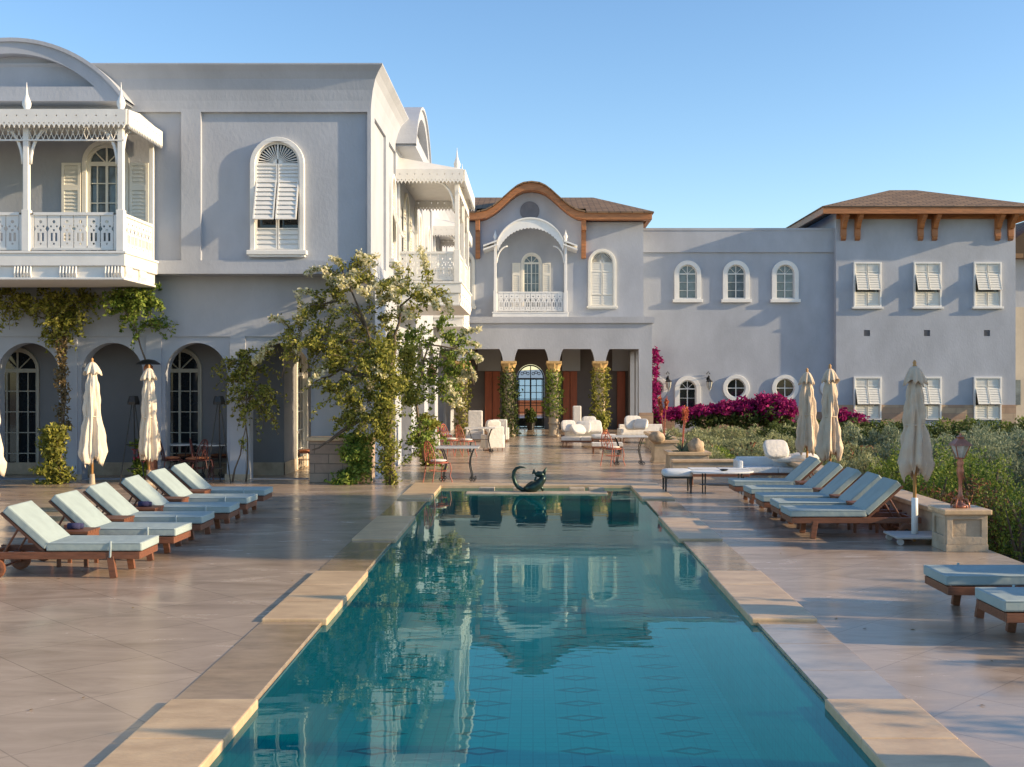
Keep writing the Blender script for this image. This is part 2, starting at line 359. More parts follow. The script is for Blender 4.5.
# ------------------------------------------------------------------ windows
def place(o, b, x, y, rz):
    o.parent = b; o.location = Vector((x, y, 0))-WL(b); o.rotation_euler.z = rz; return o
def louvres(g, x0, x1, z0, z1, y, n, T=None, st=.03):
    g.plate([rect(x0, x1, z0, z1), rect(x0+st, x1-st, z0+st, z1-st)], y-.018, y+.018, 'y', 0, T)
    for i in range(n):
        z = z0+st+(z1-z0-2*st)*(i+.5)/n; h = (z1-z0-2*st)/n*.60
        vs_ = [(x0+st, y-.014, z-h), (x1-st, y-.014, z-h), (x1-st, y+.012, z+h*.7), (x0+st, y+.012, z+h*.7)]
        vs_ += [(p[0], p[1]+.005, p[2]+.004) for p in vs_]
        g.add(vs_, [(0, 1, 2, 3), (7, 6, 5, 4), (0, 4, 5, 1), (3, 2, 6, 7)], 0, T)
def hopper(g, x0, x1, z0, z1, y, n, open_=True):
    """one shutter leaf: fixed top and bottom panels with a flap pushed out between them"""
    d = z1-z0; a, b = z0+d*.25, z0+d*.80
    louvres(g, x0, x1, b, z1, y, max(2, n//4)); louvres(g, x0, x1, z0, a, y, max(2, n//4))
    T = rotm('X', R(-19) if open_ else 0, (0, y-.02, b))
    louvres(g, x0+.01, x1-.01, a+.10 if open_ else a, b, y-.02, n//2, T)
    g.box(x0, x0+.03, y-.016, y+.016, a, b); g.box(x1-.03, x1, y-.016, y+.016, a, b)
def arched_shutter_window(b, x, y, rz, w_, z0, zt, ring=.11, proud=.11, n=16, mat=WH, op=True):
    g = MB(); lo = arch(w_, z0, zt); inn = arch(w_-2*ring, z0+.02, zt-ring)
    g.plate([lo, inn], -proud, .02)
    g.box(-w_/2-.06, w_/2+.06, -proud-.07, .02, z0-.10, z0+.0); g.box(-w_/2-.02, w_/2+.02, -proud-.03, .01, z0-.15, z0-.10)
    win = place(g.build('window', mat, bevel=.012), b, x, y, rz)
    iw = w_-2*ring; zs = zt-w_/2
    g = MB(); g.plate([arch(iw, z0+.02, zt-ring)], .10, .11); g.build('pane', GL, win)
    g = MB()   # sunburst fan
    r = iw/2
    g.plate([[(r*math.cos(PI*i/16), zs+r*math.sin(PI*i/16)) for i in range(17)], [(.9*r*math.cos(PI*i/16), zs+.03+.86*r*math.sin(PI*i/16)) for i in range(17)]], -.02, .03)
    for i in range(1, 20):
        a = PI*i/20; c, s_ = math.cos(a), math.sin(a)
        g.tube([(c*r*.16, 0, zs+.03+s_*r*.16), (c*r*.9, .0, zs+s_*r*.88)], [.007, .014], 4)
    g.plate([[(.2*r*math.cos(PI*i/8), zs+.02+.2*r*math.sin(PI*i/8)) for i in range(9)]], -.03, .02)
    g.box(-.015, .015, -.03, .02, zs, zt-ring)
    g.build('fan_light', mat, win)
    for s_ in (-1, 1):
        g = MB(); x0, x1 = (.006, iw/2-.005) if s_ > 0 else (-iw/2+.005, -.006)
        hopper(g, x0, x1, z0+.03, zs, -.035, n, op); g.build('shutter', mat, win)
    return win
def rect_shutter_window(b, x, y, rz, w_, z0, z1, sill=True, open_=True):
    g = MB(); g.plate([rect(-w_/2, w_/2, z0, z1), rect(-w_/2+.09, w_/2-.09, z0+.06, z1-.09)], -.11, .02)
    if sill: g.box(-w_/2-.08, w_/2+.08, -.17, .02, z0-.10, z0); 
    win = place(g.build('window', WH, bevel=.01), b, x, y, rz)
    g = MB(); g.box(-w_/2+.09, w_/2-.09, .10, .11, z0+.05, z1-.09); g.build('pane', GL, win)
    for s_ in (-1, 1):
        g = MB(); x0, x1 = (.012, w_/2-.10) if s_ > 0 else (-w_/2+.10, -.012)
        d = z1-z0; a, bb = z0+d*.33, z0+d*.78
        louvres(g, x0, x1, bb, z1-.10, -.05, 5); louvres(g, x0, x1, z0+.07, a, -.05, 5)
        louvres(g, x0, x1, a, bb, -.035, 7, rotm('X', R(-24), (0, -.05, bb)))
        g.build('shutter', WHC, win)
    return win
def glazing(g, w_, z0, zt, cols, rows, bar=.035, y0=.04, y1=.08, arched=True):
    """timber frame with glazing bars; returns nothing"""
    zs = zt-w_/2 if arched else zt
    if arched:
        g.plate([arch(w_, z0, zt), rect(-w_/2+bar*1.6, w_/2-bar*1.6, z0+bar*1.6, zs-bar*.8), [(p[0]*.999, p[1]) for p in
                 [((w_/2-bar*1.6)*math.cos(PI*i/12), zs+bar*.8+(w_/2-bar*2.4)*math.sin(PI*i/12)) for i in range(13)]]], y0, y1)
        g.box(-bar/2, bar/2, y0+.005, y1-.005, zs, zt-bar)
        for a in (45, 135):
            g.tube([(0, (y0+y1)/2, zs), (math.cos(R(a))*w_*.46, (y0+y1)/2, zs+math.sin(R(a))*w_*.46)], bar*.4, 4)
    else: g.plate([rect(-w_/2, w_/2, z0, zt), rect(-w_/2+bar*1.6, w_/2-bar*1.6, z0+bar*1.6, zt-bar*1.6)], y0, y1)
    for i in range(1, cols):
        x = -w_/2+w_*i/cols; bb = bar*(1.3 if i*2 == cols else .55); g.box(x-bb/2, x+bb/2, y0+.006, y1-.004, z0+bar, zs)
    for j in range(1, rows):
        z = z0+(zs-z0)*j/rows; g.box(-w_/2+bar, w_/2-bar, y0+.012, y1-.008, z-bar*.28, z+bar*.28)
def glazed_window(b, x, y, rz, w_, z0, zt, ring=.22, sill=True, pane=GLB, cols=2, rows=3):
    g = MB(); g.plate([arch(w_, z0, zt, n=24), arch(w_-2*ring, z0+.03, zt-ring, n=24)], -.10, .02)
    if sill: g.box(-w_/2-.08, w_/2+.08, -.18, .02, z0-.16, z0)
    win = place(g.build('window', WH, bevel=.02), b, x, y, rz)
    iw = w_-2*ring
    g = MB(); g.plate([arch(iw, z0, zt-ring)], .11, .12); g.build('pane', pane, win)
    g = MB(); glazing(g, iw, z0+.03, zt-ring, cols, rows); g.build('frame', WH, win)
    return win
def round_window(b, x, y, z, r, ring=.2, pane=GL):
    g = MB(); g.plate([circ(0, z, r, 32), circ(0, z, r-ring, 32)], -.10, .02)
    win = place(g.build('round_window', WH, bevel=.03), b, x, y, 0)
    g = MB(); g.plate([circ(0, z, r-ring, 32)], .11, .12); g.build('pane', pane, win)
    g = MB(); q = r-ring; g.plate([circ(0, z, q, 32), circ(0, z, q-.04, 32)], .03, .08); g.box(-.02, .02, .04, .075, z-q, z+q); g.box(-q, q, .045, .07, z-.02, z+.02)
    g.build('frame', WH, win); return win
def french_door(b, x, y, rz, w_, z0, zt, mat=WHC, shut=True, pane=GL, rows=5, cols=4, ring=.10):
    g = MB(); g.plate([arch(w_+2*ring, z0, zt+ring), arch(w_, z0, zt)], -.05, .06)
    d = place(g.build('balcony_door' if shut else 'french_door', mat, bevel=.008), b, x, y, rz)
    g = MB(); g.plate([arch(w_, z0, zt)], .11, .12); g.build('pane', pane, d)
    g = MB(); glazing(g, w_, z0, zt, cols, rows, .04); 
    zs = zt-w_/2; g.box(-w_/2, w_/2, .03, .085, zs-.05, zs+.04); g.build('frame', mat, d)
    if shut:
        for s_ in (-1, 1):
            g = MB(); x0 = w_/2+ring+.02; x1 = x0+w_*.5
            if s_ < 0: x0, x1 = -x1, -x0
            louvres(g, x0, x1, z0+.05, zs-.55, -.05, 18, st=.06); louvres(g, x0, x1, zs-.55, zs, -.05, 5, st=.06); g.build('shutter', mat, d)
    return d
# ------------------------------------------------------------------ fretwork and balconies
def fret_board(g, x, w_, z0, z1, y):
    """a sawn balustrade board with a heart, dots and slots cut through it"""
    h = z1-z0; a = w_*.46
    holes = [circ(x, z0+h*.80, w_*.13, 8), circ(x-w_*.22, z0+h*.66, w_*.09, 6), circ(x+w_*.22, z0+h*.66, w_*.09, 6), circ(x, z0+h*.54, w_*.10, 6),
             rect(x-w_*.26, x-w_*.08, z0+h*.2, z0+h*.46), rect(x+w_*.08, x+w_*.26, z0+h*.2, z0+h*.46), circ(x, z0+h*.12, w_*.09, 6)]
    out = [(x-a, z0), (x+a, z0), (x+a, z0+h*.5), (x+a*.72, z0+h*.58), (x+a, z0+h*.68), (x+a, z1), (x-a, z1), (x-a, z0+h*.68), (x-a*.72, z0+h*.58), (x-a, z0+h*.5)]
    g.plate([out]+holes, y-.012, y+.012)
def railing(L, z0, z1, bw=.25, plain=False):
    """runs along x from 0 to L at y=0"""
    g = MB(); g.box(0, L, -.04, .04, z1-.06, z1); g.box(0, L, -.03, .03, z0, z0+.05)
    n = max(1, round((L-.1)/bw)); p = L/n
    for i in range(n):
        if plain:
            g.box(p*(i+.5)-.012, p*(i+.5)+.012, -.012, .012, z0+.05, z1-.06)
        else: fret_board(g, p*(i+.5), p, z0+.05, z1-.06, 0)
    return g
def fringe(L, z1, h, pitch=.10, y=0, t=.02):
    g = MB(); n = max(3, round(L/pitch)); p = L/n; lo = [(0, z1)]
    for i in range(n):
        lo += [(p*i, z1-h*.80), (p*(i+.28), z1-h*.86), (p*(i+.5), z1-h), (p*(i+.72), z1-h*.86)]
    lo += [(L, z1-h*.80), (L, z1)]
    holes = []
    for i in range(0, n, 2): holes += [circ(p*(i+1), z1-h*.34, p*.17, 6)]
    for i in range(n): holes += [circ(p*(i+.5), z1-h*.74, p*.16, 6)]
    holes = [q for q in holes if q[0][0] < L-.03]
    g.plate([lo]+holes, y-t, y+t); return g
def merge(g, h, T=None):
    b = len(g.v)
    for p in h.v: g.v.append(tuple(T @ Vector(p)) if T else p)
    for f in h.f: g.f.append(tuple(b+i for i in f))
    g.m.extend(h.m); return g
def brace(g, x, y, z, dx, dy, dz, r=.035):
    pts = [(x+dx*(1-math.cos(t*PI/2)), y+dy*(1-math.cos(t*PI/2)), z+dz*math.sin(t*PI/2)) for t in [i/8 for i in range(9)]]
    g.tube(pts, r, 6)
def finial(x, y, z, h):
    g = MB(); g.lathe([(.05, 0), (.075, .02), (.05, .06), (.085, .14), (.09, .2), (.06, .28), (.03, .36), (.012, .5), (.004, h)], (x, y, z), 10); return g
def balcony(b, x, y, rz, W, D, zb, ztop, bays, roof='slope', base=.63, sides=2, rail=.8, fl=True):
    """centre x, wall plane y; sticks out towards local -y"""
    g = MB(); z1 = zb+base
    g.box(-W/2-.04, W/2+.04, -D-.04, 0, z1-.30, z1); g.box(-W/2-.07, W/2+.07, -D-.07, 0, z1-.05, z1+.0)
    g.box(-W/2+.02, W/2-.02, -D+.02, 0, zb+.03, z1-.30); g.box(-W/2-.02, W/2+.02, -D-.02, 0, zb, zb+.05)
    if fl:
        def flutes(c, alongx, fixed):
            for k in range(6):
                u = c-.16+.064*k
                if alongx: g.tube([(u, fixed, zb+.05), (u, fixed-.035, (zb+z1-.30)/2), (u, fixed-.01, z1-.30)], .024, 6)
                else: g.tube([(fixed, u, zb+.05), (fixed+.035, u, (zb+z1-.30)/2), (fixed+.01, u, z1-.30)], .024, 6)
        nb = int(W/.9)
        for i in range(nb+1): flutes(-W/2+.2+(W-.4)*i/nb, True, -D)
        for yy in (-D+.25, -D*.45): flutes(yy, False, W/2)
    bal = place(g.build('balcony', WH, bevel=.01), b, x, y, rz)
    zr0, zr1 = z1+.03, z1+rail; pw = .08
    px = [-W/2+pw+(W-2*pw)*i/bays for i in range(bays+1)]
    for i in range(bays):
        L = px[i+1]-px[i]-.3
        o = railing(L, zr0, zr1).build('railing', WH, bal); o.location = (px[i]+.15, -D+pw, 0)
        g = MB(); g.box(.08, px[i+1]-px[i]-.08, -D+pw-.02, -D+pw+.02, zr1-.045, zr1-.02); g.box(.08, .145, -D+pw-.02, -D+pw+.02, zr0, zr1-.02); g.box(px[i+1]-px[i]-.145, px[i+1]-px[i]-.08, -D+pw-.02, -D+pw+.02, zr0, zr1-.02)
        o = g.build('rail_end', WH, bal); o.location = (px[i], 0, 0)
    for s_ in (-1, 1):
        L = D-2*pw-.05
        o = railing(L, zr0, zr1, .2).build('railing', WH, bal); o.location = (s_*(W/2-pw), -D+2*pw, 0); o.rotation_euler.z = R(90)
    for p in px:
        g = MB(); g.box(p-pw, p+pw, -D, -D+2*pw, z1, zr1+.05); g.box(p-pw*.72, p+pw*.72, -D+.02, -D+2*pw-.02, zr1+.05, ztop)
        g.build('post', WH, bal, bevel=.012)
        finial(p, -D+pw, ztop, .62 if roof == 'slope' else .4).build('finial', WH, bal, smooth=True)
        g = MB()
        if p > px[0]+.1: brace(g, p-pw, -D+pw, ztop-1.05, -.5, 0, .78)
        if p < px[-1]-.1: brace(g, p+pw, -D+pw, ztop-1.05, .5, 0, .78)
        if abs(p) > W/2-.2: brace(g, p, -D+2*pw, ztop-1.05, 0, .45, .78)
        g.build('bracket', WH, bal, smooth=True)
    for s_ in (-1, 1):
        g = MB(); g.box(s_*(W/2-pw)-.05, s_*(W/2-pw)+.05, -.08, .0, z1, ztop-.25); g.build('post', WH, bal, bevel=.01)
    g = MB()
    if roof == 'slope':
        zt = ztop+.0; e = .10
        g.box(-W/2-e, W/2+e, -D-e, 0, zt-.05, zt+.03)
        vs_ = [(-W/2-e, -D-e, zt+.03), (W/2+e, -D-e, zt+.03), (W/2+e, 0, zt+.03), (-W/2-e, 0, zt+.03), (-W/2+.35, -.0, zt+.42), (W/2-.35, 0, zt+.42)]
        g.add(vs_, [(0, 1, 5, 4), (1, 2, 5), (0, 4, 3), (2, 3, 4, 5), (0, 3, 2, 1)])
        merge(g, fringe(W+2*e, zt+.02, .38), Matrix.Translation((-W/2-e, -D-e-.03, 0)))
        for s_ in (-1, 1): merge(g, fringe(D+e, zt+.02, .38), Matrix.Translation((s_*(W/2+e+.03), -D-e, 0)) @ Matrix.Rotation(R(90), 4, 'Z'))
        # lattice frieze under the fringe
        z0 = zt-.56
        for (x0, x1, yy) in ((-W/2, W/2, -D+.03),):
            g.box(x0, x1, yy-.02, yy+.02, z0-.03, z0); n = int((x1-x0)/.11)
            for i in range(n):
                u = x0+(x1-x0)*i/n
                g.tube([(u, yy, z0), (u+.11, yy, zt-.28)], .008, 4); g.tube([(u+.11, yy, z0), (u, yy, zt-.28)], .008, 4)
    else:
        n = 24; half = W/2-.15; rise = 1.15
        outer = seg_arc(0, ztop-.12, half, rise, n)[::-1]; inner = None
        th = [(p[0], p[1]-(.06 if i % 2 else 0)) for i, p in enumerate(seg_arc(0, ztop-.50, half-.05, rise-.06, 48)[::-1])]
        g.plate([outer+th[::-1]], -D-.06, -D-.02)
        vs_ = []; 
        for p in outer: vs_ += [(p[0], -D-.12, p[1]+.03), (p[0], 0, p[1]+.03), (p[0], -D-.12, p[1]-.04), (p[0], 0, p[1]-.04)]
        fs = []
        for i in range(n): a, c = 4*i, 4*i+4; fs += [(a, c, c+1, a+1), (a+2, a+3, c+3, c+2), (a, a+2, c+2, c), (a+1, c+1, c+3, a+3)]
        g.add(vs_, fs)
        for s_ in (-1, 1):
            for k in (0, 1):
                xa, xb = s_*(half-.05), s_*(half+.62); za, zc = ztop-.06-.17*k, ztop-.30-.17*k
                g.add([(xa, -D-.12, za), (xb, -D-.12, zc), (xb, 0, zc), (xa, 0, za), (xa, -D-.12, za+.07), (xb, -D-.12, zc+.07), (xb, 0, zc+.07), (xa, 0, za+.07)],
                      [(0, 3, 2, 1), (4, 5, 6, 7), (0, 1, 5, 4), (1, 2, 6, 5), (2, 3, 7, 6), (3, 0, 4, 7)])
    g.build('canopy', WH, bal)
    return bal
def pediment(b, x, y, rz, half, z0, rise, band=.30, depth=.5):
    g = MB(); zi = z0+.31
    outer = seg_arc(0, z0, half, rise, 32); inner = seg_arc(0, zi, half*.73, rise-.31-.29, 28)
    g.plate([outer, inner], -depth, -depth+.25)
    g.plate([outer], -depth+.25, .35)
    n = len(outer)-1
    vs_ = []
    for p in outer: vs_ += [(p[0]*1.02, -depth-.05, z0+(p[1]-z0)*1.015+.02), (p[0]*1.02, .9, z0+(p[1]-z0)*1.015+.02), (p[0], -depth-.05, p[1]-.04), (p[0], .9, p[1]-.04)]
    fs = []
    for i in range(n): a, c = 4*i, 4*i+4; fs += [(a, c, c+1, a+1), (a+2, a+3, c+3, c+2), (a, a+2, c+2, c)]
    g.add(vs_, fs)
    return place(g.build('pediment', PL), b, x, y, rz)

# ------------------------------------------------------------------ left wing
YU, YG, XE = 25.4, 26.05, -3.58
LW = thing('villa', 'blue grey two storey villa with white fretwork balconies, left of the pool', 'building', (-10, 26, 0))
YB = 27.25; XI = -5.9
g = MB()
pan = [rect(-7.36, -3.62-.04, 4.90, 8.18)]
winA = (277-VX)/K*YU
fr = [rect(-20, XE, 4.66, 8.26), rect(-14.9, -7.77, 4.90, 8.18), rect(-7.34, -3.66, 4.90, 8.18)]
g.plate(fr, YU, YU+.10)
dX = -9.47
g.plate([rect(-20, XE-.06, 4.68, 9.0), arch(.98, 5.10, 7.52, winA), arch(.86, 4.86, 7.5, dX)], YU+.10, YU+.35)
g.box(-20, XE-.06, YU+.55, 54.9, 4.69, 9.0)
g.box(-20, XE-.06, YU+.35, YU+.55, 4.69, 9.0)
# east face frame
pe = [(26.0, 28.0), (28.6, 30.0), (35.1, 37.2), (37.8, 40.6), (44.8, 48.0)]
g.plate([rect(YU+.1, 54.9, 4.67, 8.26)]+[rect(a, c, 4.90, 8.18) for a, c in pe], XE-.06, XE, 'x')
# string course
g.box(-20, XE+.02, YU-.03, YU+.5, 4.60, 4.70); g.box(XE-.4, XE+.02, YU+.5, 54.9, 4.60, 4.70)
# ground floor arcade, south side
cs = [-5.74-1.905*i for i in range(8)]
g.plate([rect(-20.5, XE, 0, 4.66)]+[arch(1.40, 0.0001+.001, 3.10, c, 20) for c in cs[::-1]], YG+.05, YG+.42)
hol = [rect(c-.78, c+.78, .001, 3.24) for c in cs[::-1]]
g.plate([rect(-20.5, XE, 0.0, 4.655)]+hol, YG, YG+.05)
# east side arcade
ce = [28.6+4.0*i for i in range(6)]
g.plate([rect(YG+.42, 52, 0, 4.64)]+[arch(2.6, .001, 3.45, c, 20) for c in ce], XE-.42, XE, 'x')
g.box(-20, XE-.42, YG+.42, 54, 4.3, 4.6)     # loggia ceiling
# parapet cove, swept round the corner
prof = [(0, 8.24), (.015, 8.42), (.05, 8.65), (.11, 8.88), (.19, 9.02), (.29, 9.15), (.29, 9.18), (-.35, 9.18), (-.35, 8.24)]
n = len(prof); vs_ = []
for (d, z) in prof: vs_.append((-20, YU-d, z))
for (d, z) in prof: vs_.append((XE+d, YU-d, z))
for (d, z) in prof: vs_.append((XE+d, 54.9, z))
g.add(vs_, [(s_*n+i, s_*n+(i+1) % n, (s_+1)*n+(i+1) % n, (s_+1)*n+i) for s_ in (0, 1) for i in range(n)]+[tuple(range(n))[::-1], tuple(2*n+i for i in range(n))])
g.build('wall', PL, LW, world=True)
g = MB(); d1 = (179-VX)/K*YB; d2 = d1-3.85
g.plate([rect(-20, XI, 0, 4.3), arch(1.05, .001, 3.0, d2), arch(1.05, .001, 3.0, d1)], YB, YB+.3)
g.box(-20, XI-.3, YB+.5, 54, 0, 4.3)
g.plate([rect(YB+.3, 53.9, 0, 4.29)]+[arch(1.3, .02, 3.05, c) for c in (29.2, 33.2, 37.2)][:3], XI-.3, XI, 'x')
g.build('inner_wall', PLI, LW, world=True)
g = MB(); g.box(-20, XI+.02, YB-.02, YB, 0, .3); g.box(XI, XI+.02, YB-.02, 53, 0, .3)
g.build('plinth', LIME, LW, world=True)
for c in cs: g = MB(); g.box(c+.70-.03, c+1.205+.03, YG-.03, YG+.0, 0, .12); g.build('pier_base', LIME, LW, world=True)
WHD = M('dull_cream_frame', (.46, .42, .34), .6, .12, 4)  # darker cream for the two doors behind the front arches
for x in (d1, d2): french_door(LW, x, YB, 0, 1.0, .02, 2.98, WHD, False, ring=.05)
for c in (29.2, 33.2, 37.2): french_door(LW, XI, c, R(90), 1.2, .03, 3.0, WHC, False)
arched_shutter_window(LW, winA, YU+.10, 0, 1.2, 5.12, 7.63)
bal = balcony(LW, -11.3, YU, 0, 5.94, 2.0, 4.30, 7.72, 3, base=.58)
french_door(LW, dX, YU+.10, 0, .84, 4.88, 7.48, WHC, True, GLB)
pediment(LW, -11.3, YU, 0, 2.46, 8.30, 1.32)
# east balconies
balcony(LW, XE, 32.55, R(90), 4.7, 1.66, 4.20, 7.74, 2)
pediment(LW, XE, 32.2, R(90), 2.3, 8.37, 1.40)
french_door(LW, XE, 32.4, R(90), .9, 4.86, 7.4, WHC, True, GLB)
balcony(LW, XE, 42.8, R(90), 3.2, 1.08, 4.13, 7.70, 1)
for c in (29.3, 36.2, 39.2): arched_shutter_window(LW, XE-.06, c, R(90), 1.0, 5.3, 7.5)

# ------------------------------------------------------------------ central building
CB = thing('villa', 'central gabled villa with timber eaves and colonnaded porch beyond the pool', 'building', (0, 45, 0))
YC, YP, YD = 55.0, 44.8, 52.0
kc, kp, kd = K/YC, K/YP, K/YD
gcx = (531.5-VX)/kc
def curve_top(off=0):
    pts = [(0, 11.52), (8, 11.47), (14, 11.34), (20, 11.12), (26, 10.86), (32, 10.60), (38, 10.38), (45, 10.20), (54, 10.10)]
    pts = [(gcx+a/kc, z-off) for a, z in pts]
    return [(2*gcx-p[0], p[1]) for p in pts[::-1]]+pts[1:]
g = MB()
top = curve_top(.35)
wr = (602-VX)/kc; wl = 2*gcx-wr
outl = [(-5.6, 4.5), (5.28, 4.5), (5.28, 9.75), (top[-1][0], 9.75)]+top[::-1]+[(top[0][0], 9.75), (-5.6, 9.75)]
g.plate([outl, arch(1.08, 5.75, 8.35, wl), arch(.86, 4.7, 8.2, gcx), arch(1.08, 5.75, 8.35, wr)], YC, YC+.3)
g.box(-5.6, 5.28, YC+.5, 66, 4.5, 9.9)
g.box(-5.6, -1.4, YD+.3, 66, 0, 4.5); g.box(1.15, 5.28, YD+.3, 66, 0, 4.5); g.box(-1.4, 1.15, YD+.3, 66, 3.4, 4.5)
# porch front: basket-arched openings
def porch_open(x0, x1, zt=3.43, r=.14):
    return [(x0, .001), (x1, .001), (x1, 2.96), (x1-.02, 3.1), (x1-.07, 3.28), (x1-r, zt), (x0+r, zt), (x0+.07, 3.28), (x0+.02, 3.1), (x0, 2.96)]
colx = [-.95-1.8, -.95, .82, 2.62]; 
opens = [porch_open(-4.5, colx[0]-.22)]+[porch_open(colx[i]+.22, colx[i+1]-.22) for i in range(3)]+[porch_open(colx[3]+.22, 4.12, r=.02)]
XL = -5.2
g.plate([rect(XL, 4.64, 0, 4.44)], YP+.0, YP+.35) if False else None
# wall built as spandrel + end piers so the columns stand free below the capitals
sp = [(XL, 0), (-4.5, 0)]
def opn_top(x0, x1, last=False):
    zt = 3.43
    if last: return [(x0, 2.96), (x0+.02, 3.1), (x0+.07, 3.28), (x0+.14, zt), (x1, zt), (x1, 0)]
    return [(x0, 2.96), (x0+.02, 3.1), (x0+.07, 3.28), (x0+.14, zt), (x1-.14, zt), (x1-.07, 3.28), (x1-.02, 3.1), (x1, 2.96)]
f0 = [(-4.5, 2.96)]+opn_top(-4.5, colx[0]-.22)[1:]
lo = [(XL, 0), (-4.5, 0)]+f0
for i in range(3): lo += opn_top(colx[i]+.22, colx[i+1]-.22)
lo += opn_top(colx[3]+.22, 4.12, True)
lo += [(4.64, 0), (4.64, 4.44), (XL, 4.44)]
g.plate([lo], YP, YP+.42)
g.plate([rect(YP+.42, YC, 0, 4.44), porch_open(46.0, 48.2), porch_open(48.7, 50.9)], 4.3, 4.64, 'x')
g.box(XL, 4.74, YP-.10, YC, 4.44, 4.68)
g.build('wall', PL, CB, world=True)
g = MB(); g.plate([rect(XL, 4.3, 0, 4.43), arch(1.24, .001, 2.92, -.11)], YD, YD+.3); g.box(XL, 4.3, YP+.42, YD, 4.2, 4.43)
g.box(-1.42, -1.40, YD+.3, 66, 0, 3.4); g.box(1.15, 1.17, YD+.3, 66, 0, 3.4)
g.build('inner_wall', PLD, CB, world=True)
g = MB()
for (a, c) in ((485, 492), (492.6, 500), (563, 569.6), (570.2, 577), (617, 625), (441, 449)):
    x0, x1 = (a-VX)/kd, (c-VX)/kd; g = MB(); g.box(x0, x1, YD-.12, YD-.03, .02, 2.6); g.build('timber_panel', PANEL, CB, world=True, bevel=.01)
g = MB(); g.plate([arch(1.22, .02, 2.90, 0), rect(-.55, .55, .08, 2.22), [(.55*math.cos(PI*i/14), 2.30+.54*math.sin(PI*i/14)) for i in range(15)]], -.03, .03); g.box(-.02, .02, -.02, .02, 2.3, 2.85)
for i in range(5): x = -.52+1.04*i/4; g.box(x-.018*(2 if i == 2 else 1), x+.018*(2 if i == 2 else 1), -.02, .02, .05, 2.3)
for j in range(7): z = .45+.3*j; g.box(-.56, .56, -.015, .015, z-.015, z+.015)
dr = place(g.build('iron_door', IRON), CB, -.11, YD+.1, 0)
g = MB()
for s_ in (-1, 1):
    for k in range(3): g.tube([(s_*(.12+.13*k+.06*math.cos(t)), -.02, 2.5+.06*math.sin(t)+(.06 if k == 1 else 0)) for t in [i*.7 for i in range(10)]], .014, 4, closed=True)
g.build('scrollwork', IRON, dr)
g = MB(); g.box(XL, 4.66, YP-.02, YP, 0, .02); g.box(4.14, 4.68, YP-.05, YP, 0, .95); g.build('plinth', STONES, CB, world=True)
for i, x in enumerate(colx):
    g = MB(); g.lathe([(.26, 0), (.27, .08), (.20, .14), (.20, 1.2), (.19, 2.5)], (0, 0, 0), 20)
    for z in (.5, .8): g.lathe([(.22, z), (.24, z+.03), (.22, z+.06)], (0, 0, 0), 20)
    c = place(g.build('column', LIME, smooth=True), CB, x, YP+.21, 0)
    g = MB(); g.lathe([(.19, 2.52), (.24, 2.6), (.22, 2.64), (.27, 2.78), (.31, 2.86)], (0, 0, 0), 20, mod=lambda a, z, r: r*(1+.06*math.cos(8*a)))
    g.box(-.30, .30, -.30, .30, 2.86, 2.96); g.build('capital', M('capital_gold_stone', (.62, .40, .16), .6, .2, 8) if i == 0 else bpy.data.materials['capital_gold_stone'], c, bevel=.01)
round_vent = MB().plate([circ(0, 10.28, .46, 28)], -.04, .02); place(round_vent.build('round_vent', VENT, bevel=.02), CB, (529.8-VX)/kc, YC, 0)
arched_shutter_window(CB, wr, YC, 0, 1.34, 5.74, 8.47, .14, n=16, mat=WHC, op=False)
arched_shutter_window(CB, wl, YC, 0, 1.34, 5.74, 8.47, .14, n=16, mat=WHC, op=False)
balcony(CB, (530.5-VX)/kc, YC, 0, 3.45, 1.4, 5.0-.12, 8.72, 1, 'arch', base=.5, fl=False, rail=.95)
french_door(CB, gcx, YC, 0, .8, 5.35, 8.2, WHC, True, GLB)
# timber eaves, gable band and roof
g = MB()
to, ti = curve_top(0), curve_top(.33)
g.plate([to[::-1]+ti], YC-.75, YC-.55)
for s0, s1 in ((-5.95, to[0][0]), (to[-1][0], 5.62)): g.box(s0, s1, YC-.75, YC-.55, 9.78, 10.12); g.box(s0, s1, YC-.55, YC, 9.80, 9.86)
g.box(5.42, 5.62, YC-.55, 66, 9.78, 10.12)
vs_ = []
for p in ti: vs_ += [(p[0], YC-.55, p[1]), (p[0], YC+.1, p[1])]
g.add(vs_, [(2*i, 2*i+2, 2*i+3, 2*i+1) for i in range(len(ti)-1)])
for x in (478, 583.5): g.box((x-VX)/kc-.11, (x-VX)/kc+.11, YC-.22, YC, 8.0, 9.8); g.box((x-VX)/kc-.10, (x-VX)/kc+.10, YC-.6, YC-.2, 9.3, 9.8)
g.build('eaves', WOOD, CB, world=True, bevel=.01)
g = MB()
e0, e1, ez = -6.0, 5.7, 10.14; yb = 66.5; yf = YC-.85
rz_ = 11.75; ry = 60.2
V = [(e0, yf, ez), (e1, yf, ez), (e1, yb, ez), (e0, yb, ez), (-3.4, ry, rz_), (3.15, ry, rz_)]
ga, gb_ = gcx-2.62, gcx+2.60; ym_ = YC+.32; zm_ = ez+(rz_-ez)*(ym_-yf)/(ry-yf)
g.add(V, [(1, 2, 5), (2, 3, 4, 5), (3, 0, 4)])
g.add([(e0, yf, ez), (ga, yf, ez), (ga, ry, rz_), (-3.4, ry, rz_), (gb_, yf, ez), (e1, yf, ez), (3.15, ry, rz_), (gb_, ry, rz_)], [(0, 1, 2, 3), (4, 5, 6, 7)])
g.add([(ga, ym_, zm_), (gb_, ym_, zm_), (gb_, ry, rz_), (ga, ry, rz_)], [(0, 1, 2, 3)])
for q0, q1 in ((e0, ga), (gb_, e1)): g.box(q0, q1, yf, YC-.02, ez-.06, ez-.012)
g.box(e1-.4, e1, YC, yb, ez-.06, ez-.012)
tt = curve_top(-.07)
